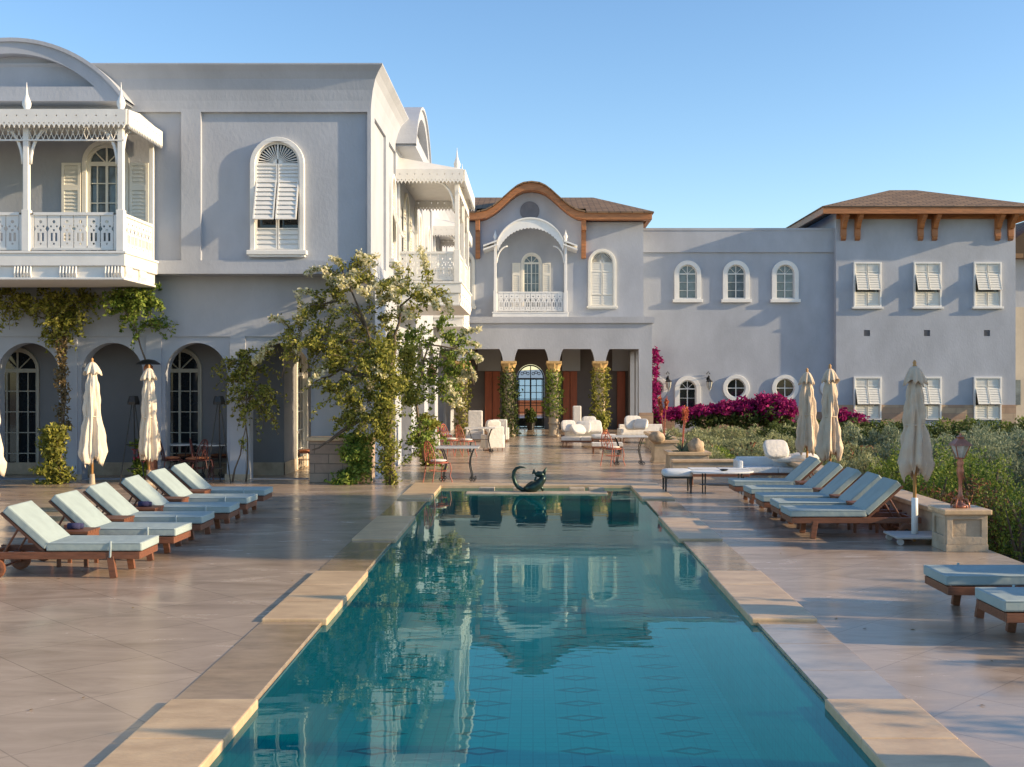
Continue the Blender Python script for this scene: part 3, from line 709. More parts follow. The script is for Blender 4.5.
vs_ = []
for p in tt: vs_ += [(p[0], yf-.02, p[1]), (p[0], ry, p[1]), (p[0], yf-.02, p[1]-.07)]
g.add(vs_, [(3*i, 3*i+3, 3*i+4, 3*i+1) for i in range(len(tt)-1)]+[(3*i, 3*i+2, 3*i+5, 3*i+3) for i in range(len(tt)-1)])
g.build('roof', ROOF, CB, world=True)
for (a, c) in ((478, 501), (562, 580), (612, 632)):
    g = MB(); g.box((a-VX)/kd, (c-VX)/kd, YD-.26, YD-.14, 2.62, 4.15); g.build('lintel', PL, CB, world=True)
# terracotta wall behind, seen through the iron door
g = MB(); g.box(-8, 8, 74, 74.4, 0, .75); g.box(-8, 8, 73.95, 74.45, .75, .85); tag(g.build('garden_wall', TERR), 'low terracotta wall seen through the arched iron door', 'wall')

# ------------------------------------------------------------------ middle wing
YM = 57.0; km = K/YM
MW = thing('villa_wing', 'plain grey wing with three arched upper windows and round windows below', 'building', (10, YM, 0))
xs = [(v-VX)/km for v in (687.5, 736, 785)]; X1 = 14.95
g = MB()
rw = [(655-VX)/km, xs[1], xs[2], (829-VX)/km]; rr = [.62, .66, .66, .45]
holes = [arch(.88, 6.15, 7.92, x) for x in xs]+[arch(.84, .3, 2.20, xs[0])]+[circ(x, 1.8, r_-.2, 28) for x, r_ in zip(rw, rr)]
g.plate([rect(4.6, X1, -.6, 8.52)]+holes, YM, YM+.35)
g.box(4.6, X1, YM-.10, YM+.35, 8.52, 9.68); g.box(4.6, X1, YM+.5, 66, -.6, 9.3); g.box(4.6, X1, YM-.13, YM+.38, 9.6, 9.72)
g.build('wall', PL, MW, world=True)
g = MB(); g.plate([rect(4.7, X1, -.6, .62), [(p[0], p[1]) for p in rect(xs[0]-.6, xs[0]+.6, .2, .619)]], YM-.06, YM) if False else g.box(4.7, xs[0]-.64, YM-.06, YM-.001, -.6, .62)
g.box(xs[0]+.64, X1, YM-.06, YM-.001, -.6, .62); g.build('plinth', STONES, MW, world=True)
for x in xs: glazed_window(MW, x, YM, 0, 1.32, 6.2, 8.12, .21)
glazed_window(MW, xs[0], YM, 0, 1.28, .35, 2.40, .21, False, GL)
for i, (x, r_) in enumerate(zip(rw, rr)): round_window(MW, x, YM, 1.8, r_, pane=GL if i < 3 else GLB)

# ------------------------------------------------------------------ right wing
YR = 56.6; kr = K/YR; RX0, RX1 = 14.92, 23.75
RW = thing('villa_tower', 'grey block with hipped brown roof, timber brackets and white propped shutters on the right', 'building', (19, YR, 0))
xr = [(v-VX)/kr for v in (867, 927, 987)]
g = MB()
holes = []
for x in xr: holes += [rect(x-.58, x+.58, .32, 2.28), rect(x-.15, x+.15, 4.36, 4.66), rect(x-.58, x+.58, 5.85, 7.92)]
g.plate([rect(RX0, RX1, -.6, 10.5)]+holes, YR, YR+.35); g.box(RX0, RX1, YR+.5, 65, -.6, 10.5)
g.box(RX0, RX0+.3, YR+.35, YR+.5, -.6, 10.5); g.box(RX1-.3, RX1, YR+.35, YR+.5, -.6, 10.5)
g.build('wall', PL, RW, world=True)
g = MB(); ed = [RX0]+[v for x in xr for v in (x-.69, x+.69)]+[RX1]
for i in range(0, len(ed), 2): g = MB(); g.box(ed[i], ed[i+1], YR-.06, YR-.001, -.6, .98); g.build('plinth', STONES, RW, world=True)
for x in xr:
    rect_shutter_window(RW, x, YR, 0, 1.36, 5.8, 8.0); rect_shutter_window(RW, x, YR, 0, 1.36, .24, 2.36, False)
    g = MB(); g.box(-.14, .14, .06, .1, 4.37, 4.65)
    for k in range(5): g.box(-.14, .14, .02, .06, 4.39+.055*k, 4.41+.055*k)
    place(g.build('vent', VENT), RW, x, YR, 0)
e0, e1, yf, yb, ez = 13.96, 24.9, 55.5, 65.8, 10.60
g = MB(); ap = (18.7, 60.3, 12.15); bp_ = (20.1, 60.3, 12.15)
V = [(e0, yf, ez), (e1, yf, ez), (e1, yb, ez), (e0, yb, ez), ap, bp_]
g.add(V+[(p[0], p[1], p[2]-.05) for p in V[:4]], [(0, 1, 5, 4), (1, 2, 5), (2, 3, 4, 5), (3, 0, 4), (0, 6, 7, 1), (1, 7, 8, 2), (2, 8, 9, 3), (3, 9, 6, 0), (6, 9, 8, 7)])
g.build('roof', ROOF, RW, world=True)
g = MB(); g.box(e0+.05, e1-.05, yf+.04, yf+.16, ez-.36, ez-.05); g.box(e0+.05, e0+.17, yf+.16, yb, ez-.36, ez-.05); g.box(e1-.17, e1-.05, yf+.16, yb, ez-.36, ez-.05)
g.box(RX0, RX1, YR-.08, YR-.001, 10.12, 10.5)
g.build('eaves', WOOD, RW, world=True, bevel=.01)
for v in (843, 857, 920, 934, 997, 1010):
    x = (v-VX)/kr; g = MB(); g.box(-.14, .14, -.16, -.01, 9.28, 10.45); g.box(-.12, .12, -.95, -.16, 10.28, 10.5)
    g.plate([[(-.16, 9.6), (-.30, 9.65), (-.45, 9.9), (-.85, 10.2), (-.85, 10.3), (-.16, 10.3)]], -.11, .11, 'x')
    g.plate([[(-.01, 9.05), (-.16, 9.12), (-.2, 9.28), (-.01, 9.28)]], -.12, .12, 'x')
    place(g.build('bracket', WOOD, bevel=.01), RW, x, YR, 0)
g = MB(); g.box(24.4, 30, 60, 66, -.6, 6.0)
fb = thing('outbuilding', 'pale cream building just visible past the right wall of the hipped block', 'building', (27, 60, 0))
g.build('wall', M('cream_wall', (.55, .48, .38), .8, .1, 1), fb, world=True)
g = MB(); g.plate([[(23.9, 8.7), (31, 8.7), (31, 10.2), (27, 10.9), (24.6, 9.3)]], 59.4, 66.5); g.box(23.9, 31, 59.3, 66.6, 8.5, 8.72); g.build('roof', ROOF, fb, world=True)
g = MB(); g.box(24.5, 29.9, 60.1, 66, 6, 8.5); g.build('upper_wall', PL, fb, world=True)
g = MB(); g.box(24.5, 25.4, 59.9, 59.98, .9, 2.2); g.build('window', GLB, fb, world=True)

# ================================================================== furniture
def sun_lounger(cush=CUSH, ang=42):
    """foot end at x=0, wheels at x=-1.95, long sides at y=0..-.66 ; z=0 ground"""
    t = thing('sun_lounger', 'x', 'sun lounger')
    g = MB(); g.box(-1.88, -.02, -.66, -.61, .22, .30); g.box(-1.88, -.02, -.05, 0, .22, .30); g.box(-.07, -.02, -.61, -.05, .22, .30); g.box(-1.83, -1.78, -.61, -.05, .22, .29)
    for i in range(10): x = -.14-.105*i; g.box(x-.04, x+.04, -.62, -.04, .285, .305)
    g.tube([(-1.66, -.70, .11), (-1.66, .04, .11)], .014, 8)
    g.box(-1.70, -1.62, -.12, -.06, .10, .24); g.box(-1.70, -1.62, -.60, -.54, .10, .24)
    g.build('frame', TEAK, t, bevel=.006)
    for yy in (-.64, -.02):
        g = MB(); T = rotm('Y', R(-9), (-.36, 0, .24)); g.box(-.40, -.32, yy-.025, yy+.025, 0.0, .25, T=T); g.build('leg', TEAK, t, bevel=.006)
        w_ = MB(); T = Matrix.Translation((-1.66, yy*1.09+.01, .115)) @ Matrix.Rotation(R(90), 4, 'X')
        w_.lathe([(.02, -.03), (.085, -.03), (.115, -.022), (.115, .022), (.085, .03), (.02, .03)], seg=20, T=T); wh = w_.build('wheel', TEAK, t, smooth=False)
        h = MB(); h.lathe([(.01, -.036), (.03, -.034), (.03, .034), (.01, .036)], seg=12, T=T); h.build('hub', IRON, wh)
    hx, hz = -1.12, .31; T = rotm('Y', R(ang), (hx, 0, hz))
    g = MB(); g.box(hx-.67, hx, -.62, -.57, hz-.03, hz+.0, T=T); g.box(hx-.67, hx, -.09, -.04, hz-.03, hz+.0, T=T)
    for i in range(6): x = hx-.06-.105*i; g.box(x-.04, x+.04, -.60, -.06, hz-.004, hz+.012, T=T)
    for yy in (-.55, -.11): g.tube([T @ Vector((hx-.42, yy, hz-.02)), (hx-.52, yy, .25)], .014, 6)
    g.build('backrest_frame', TEAK, t)
    g = MB(); g.box(hx+.02, 0, -.65, -.01, .31, .41)
    sc_ = g.build('seat_cushion', cush, t, bevel=.018)
    g = MB(); g.tube([(hx+.04, -.65, .402), (-.02, -.65, .402), (-.002, -.63, .402), (-.002, -.03, .402), (-.02, -.01, .402), (hx+.04, -.01, .402)], .006, 5); g.build('piping', PIPE, sc_)
    g = MB(); g.tube([(-.36, -.662, .24), (-.355, -.664, .36), (-.36, -.652, .425)], .014, 5, flat=.5); g.build('tie', PIPE, sc_)
    g = MB(); g.box(hx-.66, hx-.01, -.65, -.01, hz+.014, hz+.115, T=T)
    g.build('back_cushion', cush, t, bevel=.018)
    return t
L0 = sun_lounger()
ly = [13.22+1.24*i for i in range(6)]
ordw = ['nearest the camera', 'second from the camera', 'third from the camera', 'fourth from the camera', 'fifth from the camera', 'farthest from the camera']
for i, y in enumerate(ly):
    o = L0 if i == 0 else dup(L0)
    o.location = (-4.84+.34+[0, .03, -.02, .02, 0, -.03][i], y+.64, 0); o.rotation_euler.z = R([.6, -1.5, .8, 1.9, -.9, .5][i]); o['group'] = 'sun loungers left of the pool'
    o['label'] = 'pale cushioned teak sun lounger in the row left of the pool, '+ordw[i]
ry = [16.42, 17.45, 18.4, 19.65, 21.05]
ordr = ['nearest the pedestal lamp', 'second from the pedestal lamp', 'third from the pedestal lamp', 'fourth from the pedestal lamp', 'beside the white daybed']
for i, y in enumerate(ry):
    o = dup(L0, (3.68+.04*(i % 2), y+.02, 0), R(180+[.5, -.7, .2, .8, -.3][i]), 'blue green cushioned teak sun lounger right of the pool, '+ordr[i], 'sun loungers right of the pool')
dup(L0, (3.95, 11.0, 0), R(180), 'cushioned sun lounger cut by the right edge, the farther of two in front', 'sun loungers at the right edge')
dup(L0, (4.0, 9.76, 0), R(180.5), 'cushioned sun lounger cut by the right edge, closest of all to the camera', 'sun loungers at the right edge')

def small_table():
    t = thing('side_table', 'x', 'side table')
    g = MB()
    for i in range(5): g.box(-.20, .20, -.20+.082*i, -.20+.082*i+.072, .34, .365)
    g.box(-.19, .19, -.19, -.165, .27, .34); g.box(-.19, .19, .165, .19, .27, .34); g.box(-.19, -.165, -.165, .165, .27, .34); g.box(.165, .19, -.165, .165, .27, .34)
    g.build('table_top', TEAK, t)
    for a in (-1, 1):
        for b_ in (-1, 1): g = MB(); g.box(a*.165-.02, a*.165+.02, b_*.165-.02, b_*.165+.02, 0, .27); g.build('leg', TEAK, t)
    return t
S0 = small_table()
betw = ['first and second', 'second and third', 'third and fourth', 'fourth and fifth', 'fifth and last']
for i in range(5):
    o = S0 if i == 0 else dup(S0)
    o.location = (-5.60, ly[i]+.64+.29, 0); o.scale = (1, 1, 1.2); o['group'] = 'side tables between the left loungers'
    o['label'] = 'small teak side table between the '+betw[i]+' loungers left of the pool'
for i in range(4):
    dup(S0, (4.95, (ry[i]+.66+ry[i+1])/2+.0, 0), 0, 'small teak side table behind the '+['nearest', 'second', 'third', 'fourth'][i]+' lounger right of the pool', 'side tables between the right loungers')
for i, (x, y) in enumerate([(-5.64, ly[0]+.93), (-5.62, ly[2]+.93)]):
    g = MB(); g.tube([(x-.08, y, .478), (x+.06, y, .478)], .04, 12); g.tube([(x-.05, y+.06, .472), (x+.08, y+.06, .472)], .034, 10)
    tag(g.build('rolled_towel', BLUE, smooth=True), 'dark navy rolled towel on the '+['nearest', 'third'][i]+' teak side table at left', 'towel')

# ---- umbrellas
def umbrella(name, loc, ztop, zbot, rad, mat, label, group, base='plate', seed=1, zc=None):
    rnd = random.Random(seed); ph = [rnd.uniform(0, 6.28) for _ in range(6)]
    t = thing(name, label, 'umbrella', loc, 0, group)
    Lh = ztop-zbot
    g = MB(); g.lathe([(.024, .02), (.024, ztop+.02)], (0, 0, 0), 12); g.build('pole', POLE, t, smooth=True)
    g = MB(); g.lathe([(.02, ztop-.02), (.032, ztop+.0), (.02, ztop+.02), (.03, ztop+.045), (.012, ztop+.08)], (0, 0, 0), 10); g.build('finial', POLE, t, smooth=True)
    # closed canopy: sheet gathered in folds
    seg = 72; ns = 30; vs_ = []; 
    def rr(u): # u 0 top .. 1 bottom
        return rad*(.10+.36*min(1, u*5)**.8+.50*u**1.1) if u < .90 else rad*(.95-.22*((u-.90)/.10)**1.5)
    for i in range(ns+1):
        u = i/ns; 
        for k in range(seg):
            a = 2*PI*k/seg
            fold = .26*math.sin(6*a+ph[0]+2.6*u+.8*math.sin(5*u+ph[1]))+.15*math.sin(11*a+ph[2]-4*u+math.sin(9*u))+.09*math.sin(19*a+ph[3]+7*u)+.12*math.sin(2*a+ph[4]+3*u)
            tie = 1-.16*math.exp(-((u-.55)/.07)**2)
            q = rr(u)*(1+fold*min(1, .3+u*1.1))*tie+.008*math.sin(40*u+ph[4]+a*3)
            z = ztop-.06-(Lh-.06)*u
            if i >= ns-2: z += (.04*math.sin(9*a+ph[1])+.07*math.sin(3*a+ph[5])+.03*math.sin(17*a))*(i-ns+3)/3
            vs_.append((q*math.cos(a), q*math.sin(a), z))
    g = MB(); g.add(vs_, [(i*seg+k, i*seg+(k+1) % seg, (i+1)*seg+(k+1) % seg, (i+1)*seg+k) for i in range(ns) for k in range(seg)])
    can = g.build('canopy', mat, t, smooth=True); so = can.modifiers.new('s', 'SOLIDIFY'); so.thickness = .006
    # vent cap flounce
    g = MB(); vs_ = []
    for i in range(8):
        u = i/7
        for k in range(64):
            a = 2*PI*k/64; q = (.02+rad*.60*u**.6)*(1+.22*u*math.sin(8*a+ph[3])+.12*u*math.sin(5*a+ph[2]))
            vs_.append((q*math.cos(a), q*math.sin(a), ztop-.0-.24*u**1.2+((.035*math.sin(8*a+1)+.02*math.sin(3*a+ph[0])) if i == 7 else 0)))
    g.add(vs_, [(i*64+k, i*64+(k+1) % 64, (i+1)*64+(k+1) % 64, (i+1)*64+k) for i in range(7) for k in range(64)])
    vc = g.build('vent_cap', mat, t, smooth=True); so = vc.modifiers.new('s', 'SOLIDIFY'); so.thickness = .006
    g = MB(); g.tube([(rad*.60*math.cos(a), rad*.60*math.sin(a), zbot+Lh*.45) for a in [2*PI*i/20 for i in range(20)]], .012, 6, closed=True); g.build('strap', mat, t)
    if base == 'plate':
        g = MB(); g.box(-.35, .35, -.32, .32, .09, .125); b_ = g.build('base', UMBB, t, bevel=.02)
        for a in (-.28, .28):
            for c in (-.25, .25): g = MB(); g.lathe([(.01, -.02), (.045, -.02), (.045, .02), (.01, .02)], T=Matrix.Translation((a, c, .045)) @ Matrix.Rotation(R(90), 4, 'X')); g.build('caster', UMBB, b_)
        g = MB(); g.lathe([(.045, .125), (.045, .62), (.03, .63)], seg=16); g.build('sleeve', WH, t, smooth=True)
    else:
        g = MB(); g.lathe([(.22, 0), (.22, .05), (.06, .09), (.045, .3)], seg=24); g.build('base', LIME, t)
    return t
UMBB = M('base_painted_steel', (.50, .46, .42), .6, .1, 4)
gr_, gl_ = 'closed umbrellas right of the pool', 'closed umbrellas left of the pool'
umbrella('umbrella', (5.33, 16.06, 0), 2.47, .97, .20, UMB, 'closed cream umbrella on a wheeled base beside the stone lamp pedestal', gr_, seed=3)
umbrella('umbrella', (5.5, 21.3, 0), 2.48, .85, .205, UMB, 'closed cream umbrella in the middle of the three right of the pool', gr_, seed=5)
umbrella('umbrella', (5.72, 24.0, 0), 2.43, .80, .205, UMB, 'closed cream umbrella farthest away in front of the magenta bougainvillea', gr_, seed=8)
umbrella('umbrella', (5.55, 10.75, 0), 2.48, .85, .205, UMB, 'closed cream umbrella standing out of frame at right', gr_, seed=9)
umbrella('umbrella', (5.55, 6.2, 0), 2.48, .85, .205, UMB, 'closed cream umbrella nearest the viewpoint, out of frame at right', gr_, seed=10)
umbrella('umbrella', (-9.2, 24.0, 0), 2.64, .56, .235, UMBL, 'closed white umbrella in front of the second arch of the arcade', gl_, 'round', seed=11)
umbrella('umbrella', (-8.35, 25.0, 0), 2.52, .57, .21, UMBL, 'closed white umbrella in front of the left jamb of the third arch', gl_, 'round', seed=13)
umbrella('umbrella', (-10.62, 22.4, 0), 2.35, .45, .29, UMBL, 'closed white umbrella cut off by the left edge', gl_, 'round', seed=14)

# ---- patio heaters
def tripod_heater(loc, label):
    t = thing('patio_heater', label, 'patio heater', loc, 0, 'tripod patio heaters')
    g = MB(); g.lathe([(.13, 1.72), (.135, 1.78), (.10, 1.90), (.09, 1.91)], seg=6); g.build('head', IRON, t)
    for k in range(3):
        a = R(100+120*k); g = MB(); g.tube([(.04*math.cos(a), .04*math.sin(a), 1.72), (.30*math.cos(a), .30*math.sin(a), 0)], .013, 8); g.build('leg', IRON, t)
    g = MB(); g.tube([(.17*math.cos(R(100+120*k)), .17*math.sin(R(100+120*k)), .85) for k in range(3)], .008, 6, closed=True); g.build('brace', IRON, t)
    g = MB(); g.lathe([(.01, .30), (.12, .31), (.12, .33), (.01, .34)], seg=16); g.build('tray', IRON, t)
    return t
tripod_heater((-8.72, 25.1, 0), 'black tripod patio heater left of the white umbrella by the third arch')
tripod_heater((-6.88, 25.2, 0), 'black tripod patio heater in front of the pier right of the third arch')
t = thing('patio_heater', 'tall mushroom patio heater with dark hood behind the closed white umbrella', 'patio heater', (-8.58, 25.65, 0))
g = MB(); g.lathe([(.03, 2.72), (.14, 2.70), (.26, 2.62), (.27, 2.60), (.05, 2.62)], seg=24); g.build('hood', IRON, t, smooth=True)
g = MB(); g.lathe([(.08, 2.3), (.10, 2.32), (.10, 2.55), (.06, 2.6)], seg=16); g.build('burner', TERR, t)
g = MB(); g.lathe([(.03, .3), (.03, 2.3)], seg=12); g.build('post', COPPER, t)
g = MB(); g.lathe([(.20, 0), (.20, .5), (.05, .62)], seg=20); g.build('base', COPPER, t)

# ---- iron chairs and tables
def iron_chair(mat, cush=WCUSH):
    t = thing('chair', 'x', 'chair')      # faces +x
    for a in (-1, 1):
        g = MB(); g.tube([(.20, a*.17, .44), (.23, a*.18, .3), (.20, a*.18, .15), (.25, a*.20, 0)], .013, 6); g.build('leg', mat, t)
        g = MB(); g.tube([(-.19, a*.17, .44), (-.22, a*.18, .25), (-.27, a*.19, 0)], .013, 6); g.build('leg', mat, t)
    g = MB(); g.tube([(.22*math.cos(q), .20*math.sin(q), .44) for q in [2*PI*i/20 for i in range(20)]], .014, 6, closed=True)
    g.tube([(.2*math.cos(q), .18*math.sin(q), .26) for q in [2*PI*i/20 for i in range(20)]], .008, 5, closed=True)
    for i in range(-2, 3): g.tube([(-.2, i*.06, .44), (.2, i*.06, .44)], .008, 5)
    g.build('seat_frame', mat, t)
    g = MB(); bk = [(-.20-.09*(math.sin(q)), .20*math.cos(q)*(1 if q < PI else 1), .46+.46*math.sin(q)**.8) for q in [PI*i/16 for i in range(17)]]
    g.tube(bk, .014, 6)
    bk2 = [(-.20-.06*(math.sin(q)), .12*math.cos(q), .48+.30*math.sin(q)**.8) for q in [PI*i/14 for i in range(15)]]; g.tube(bk2, .010, 5)
    for a in (-1, 1):
        g.tube([(-.25, a*.06+.05*math.cos(q)*(1-i*.05), .62+.06*math.sin(q)) for i, q in enumerate([.6*i for i in range(11)])], .009, 5)
        g.tube([(-.27, a*.05+.035*math.cos(q), .80+.04*math.sin(q)) for q in [.7*i for i in range(9)]], .009, 5)
    g.tube([(-.20, 0, .45), (-.27, 0, .78), (-.29, 0, .91)], .010, 5)
    g.build('backrest', mat, t)
    g = MB(); g.ell((0.0, 0, .485), (.20, .185, .035), 18, 6); g.build('cushion', cush, t, smooth=True)
    return t
def iron_table(w_, d_, top=TOPW, leg=IRON, round_=False, h=.74):
    t = thing('table', 'x', 'table')
    g = MB()
    if round_: g.lathe([(w_/2, h), (w_/2, h+.035)], seg=28)
    else: g.box(-w_/2, w_/2, -d_/2, d_/2, h, h+.035)
    g.build('table_top', top, t, bevel=.006)
    for a in (-1, 1):
        for b_ in ((-1, 1) if not round_ else (-1, 1)):
            g = MB(); x, y = a*(w_/2-.14), b_*(d_/2-.10); k = a
            g.tube([(x*1.12, y, h), (x*1.0, y, h-.06), (x*.82, y, .50), (x*.80, y, .36), (x*.92, y, .18), (x*.98, y, .05), (x*.90, y, .015), (x*.82, y, .05), (x*.86, y, .10), (x*.92, y, .08)], .013, 6)
            g.tube([(x*.98, y, .05), (x*1.08, y, .012), (x*1.18, y, .04), (x*1.16, y, .09), (x*1.08, y, .08)], .011, 6)
            g.build('leg', leg, t)
    g = MB(); g.tube([(-w_/2+.2, 0, .40), (w_/2-.2, 0, .40)], .009, 5); g.tube([(-w_*.27, -d_/2+.1, .40), (-w_*.27, d_/2-.1, .40)], .009, 5); g.tube([(w_*.27, -d_/2+.1, .40), (w_*.27, d_/2-.1, .40)], .009, 5)
    g.build('stretcher', leg, t)
    return t
def at(x, y, Z=0):      # ground point under a pixel
    Y = K*(H-Z)/(y-VY); return ((x-VX)/K*Y, Y, Z)
CR = iron_chair(REDI); CD = iron_chair(DKRED, TERR)
def putchair(src, x, y, rz, label, group, first=[set()]):
    if id(src) in first[0]: o = dup(src)
    else: o = src; first[0].add(id(src))
    o.location = at(x, y); o.rotation_euler.z = R(rz); o['label'] = label; o['group'] = group; return o
gc = 'rusty red iron chairs on the terrace'
TB = iron_table(.95, .6); TB.location = at(458, 481); TB['label'] = 'white topped iron scroll table beside the far left corner of the pool'; TB['group'] = 'white topped iron tables'
putchair(CR, 438, 482.5, 38, 'red iron chair left of the white table nearest the pool', gc)
o = dup(TB, at(480, 452.5), R(4), 'white topped iron table behind the red chairs, before the white armchair', 'white topped iron tables')
putchair(CR, 451, 455, -30, 'red iron chair with its round back to us, left of the farther table', gc)
putchair(CR, 466, 456, 40, 'red iron chair in front of the farther left table', gc)
putchair(CR, 445, 449, 10, 'red iron chair farthest back at left beside the leafy shrub', gc)
o = dup(TB, at(629, 465), 0, 'white topped iron table right of the pool end, beside a red chair', 'white topped iron tables')
putchair(CR, 613, 465.5, 40, 'red iron chair at the table right of the pool end', gc)
gd = 'dark wine chairs under the arcade'
TD = iron_table(.7, .7, round_=True); TD.location = at(181, 477); TD['label'] = 'round white cafe table in the shade before the third arch'; TD['group'] = 'round cafe tables'
o = dup(TD, at(212, 477.5), R(20), 'round white cafe table by the tripod patio heater at the right pier', 'round cafe tables')
for x, y, rz, lb in ((172, 479, 30, 'dark iron chair left of the first round cafe table'), (194, 480, 160, 'dark iron chair between the two round cafe tables, facing left'),
                     (203, 479, 10, 'dark iron chair between the two round cafe tables, facing right'), (184, 475.5, -80, 'dark iron chair behind the first round cafe table'), (219, 475.5, 200, 'dark iron chair behind the second round cafe table')):
    putchair(CD, x, y, rz, lb, gd)
putchair(CD, 306, 470, 180, 'dark iron chair half hidden by the low stone wall', gd)

# ---- soft white seats
def legs4(t, x0, x1, y0, y1, h, mat=TEAK, r=.022):
    for a in (x0, x1):
        for b_ in (y0, y1): g = MB(); g.tube([(a, b_, 0), (a, b_, h)], [r*.75, r], 8); g.build('leg', mat, t)
def daybed(loc, rz, label, L=1.7, D=.8, back=1, pil=3, cat='daybed', mat=WCUSH, name='daybed', arm=True, group=None, lo=.0):
    t = thing(name, label, cat, loc, R(rz), group)
    legs4(t, -L/2+.06, L/2-.06, -D/2+.06, D/2-.06, .24)
    g = MB(); g.box(-L/2, L/2, -D/2, D/2, .22, .29); g.build('frame', TEAK, t, bevel=.01)
    g = MB(); g.box(-L/2, -.01, -D/2, D/2-.1, .29, .43); g.box(.01, L/2, -D/2, D/2-.1, .29, .43); g.box(-L/2+.05, L/2-.05, -D/2+.05, D/2-.15, .28, .30); g.build('seat_cushion', mat, t, bevel=.03)
    if arm:
        for s_ in ((-1, 1) if arm is True else (arm,)):
            g = MB(); g.box(s_*(L/2+.01)-.06, s_*(L/2+.01)+.06, -D/2, D/2, .20, .62); g.build('arm', mat, t, bevel=.03)
    if back: g = MB(); g.box(-L/2, L/2, D/2-.08, D/2+.06, .22, .80-lo); g.build('backrest', mat, t, bevel=.035)
    t.scale = (.85, .85, .80)
    return t
def cushion(loc, rz, tilt, s, label, mat=WCUSH, group=None):
    g = MB(); T = Matrix.Rotation(R(tilt), 4, 'X')
    g.pillow(-s/2, s/2, -.075, .075, -s*.42, s*.42, puff=.3, T=T); o = g.build('cushion', mat, smooth=True, loc=loc, rz=R(rz)); return tag(o, label, 'cushion', group)
def ottoman(loc, label, w_=.62, d_=.5, mat=WCUSH, leg=TEAK):
    t = thing('ottoman', label, 'ottoman', loc)
    legs4(t, -w_/2+.05, w_/2-.05, -d_/2+.05, d_/2-.05, .32, leg)
    g = MB(); g.box(-w_/2+.02, w_/2-.02, -d_/2+.02, d_/2-.02, .29, .33); g.build('frame', leg, t)
    g = MB(); g.pillow(-w_/2, w_/2, -d_/2, d_/2, .31, .47, puff=.3); g.build('cushion', mat, t, smooth=True)
    return t
def armchair(loc, rz, label, hb=.95):
    t = thing('armchair', label, 'armchair', loc, R(rz), 'white slipcovered armchairs')
    g = MB(); g.box(-.30, .30, -.38, .30, .10, .30); g.box(-.29, .29, -.36, .28, .305, .44); g.box(-.2, .2, -.2, .2, .29, .32); g.build('seat', WCUSH, t, bevel=.03)
    g = MB(); g.box(-.34, .34, .27, .40, .1, hb); g.build('backrest', WCUSH, t, bevel=.05)
    for s_ in (-1, 1): g = MB(); g.box(s_*.36-.055, s_*.36+.055, -.36, .30, .10, .62); g.build('arm', WCUSH, t, bevel=.03)
    legs4(t, -.3, .3, -.3, .3, .12); t.scale = (.78, .78, .82); return t
def P(x, Y, z=0): return ((x-VX)/K*Y, Y, z)
armchair(P(493, 36.5), 200, 'white slipcovered armchair side on, just behind the farther left table')
cushion(P(493, 37.0, .75), 200, -15, .5, 'pale pillow standing on the armchair behind the farther left table')
armchair(P(475, 42.0), 0, 'tall backed white armchair in front of the first porch opening', 1.35)
armchair(P(430, 37.0), 100, 'white armchair at the far left, half hidden by the leafy shrub', 1.15)
armchair(P(500, 41.5), 180, 'white armchair beside the first ivy column of the porch', 1.0)
o = daybed(P(582, 38.5), -8, 'white daybed heaped with pillows left of the third ivy column', 1.5, 1.3, back=1, arm=None)
for i, (x, y, z, q, tl) in enumerate([(-.45, .2, .68, 15, -25), (0.05, .0, .66, -10, -30), (.42, .15, .68, 12, -20), (-.15, -.3, .60, 30, -50), (.25, .35, .80, 5, -10)]):
    b_ = P(582, 38.5); cushion((b_[0]+x, b_[1]+y, z), q, tl, .5, 'white pillow heaped on the daybed left of the third ivy column', group='white pillows on the daybed')
g = MB(); g.box(-.16, .16, -.05, .05, .0, 1.25); tag(g.build('folded_parasol_cover', WCUSH, loc=P(577, 43.5), bevel=.04), 'upright narrow white covered panel behind the pillow heaped daybed', 'cover')
daybed(P(643, 41.0), 6, 'white sofa with a big pillow in front of the right end of the porch', 1.9, .9, arm=-1)
cushion(P(633, 40.6, .72), 10, -20, .62, 'large white pillow leaning on the left end of the porch sofa')
cushion(P(641, 40.4, .68), -25, -35, .5, 'smaller white pillow beside the large one on the porch sofa')
ottoman(P(604, 37.5), 'small upholstered ottoman between the pillow heaped daybed and the porch sofa', .85, .6)
daybed(P(607, 35.0), 0, 'low beige bench behind the red chair and table', 1.1, .6, back=0, arm=None, name='bench', cat='bench')
# right hand lounge, in the shade
BL = M('pale_blue_white_canvas', (.66, .68, .68), .85, .05, 5, .3, 20)
ottoman(P(677, 23.2), 'pale ottoman standing alone nearest the pool, left of the low round table', .60, .55, BL, IRON)
daybed(P(718, 25.0), 0, 'long pale bench behind the low oval table', 1.5, .65, back=0, arm=None, name='bench', cat='bench', mat=BL)
t = thing('coffee_table', 'low oval glass topped iron table in front of the long pale bench', 'table', P(722, 22.9))
g = MB(); g.lathe([(.01, .42), (.62, .42), (.63, .435), (.62, .45), (.01, .45)], seg=30, T=Matrix.Diagonal((1, .55, 1, 1))); g.build('table_top', BL, t)
legs4(t, -.36, .36, -.18, .18, .42, IRON, .016); g = MB(); g.ell((0, 0, .18), (.48, .26, .02), 20, 4); g.build('shelf', IRON, t)
g = MB(); g.lathe([(.05, 0), (.09, .02), (.07, .035), (.02, .03)], loc if False else (0, 0, 0), seg=14); tag(g.build('ashtray', IRON, loc=P(724, 22.9, .455)), 'small dark ashtray on the low oval table', 'ashtray')
daybed(P(775, 25.4), 0, 'pale chaise with rumpled white throw behind the right hand loungers', 1.9, .8, arm=-1, mat=BL, lo=.12)
cushion(P(776, 25.2, .74), 8, -38, .55, 'bright white pillow standing on the pale chaise')
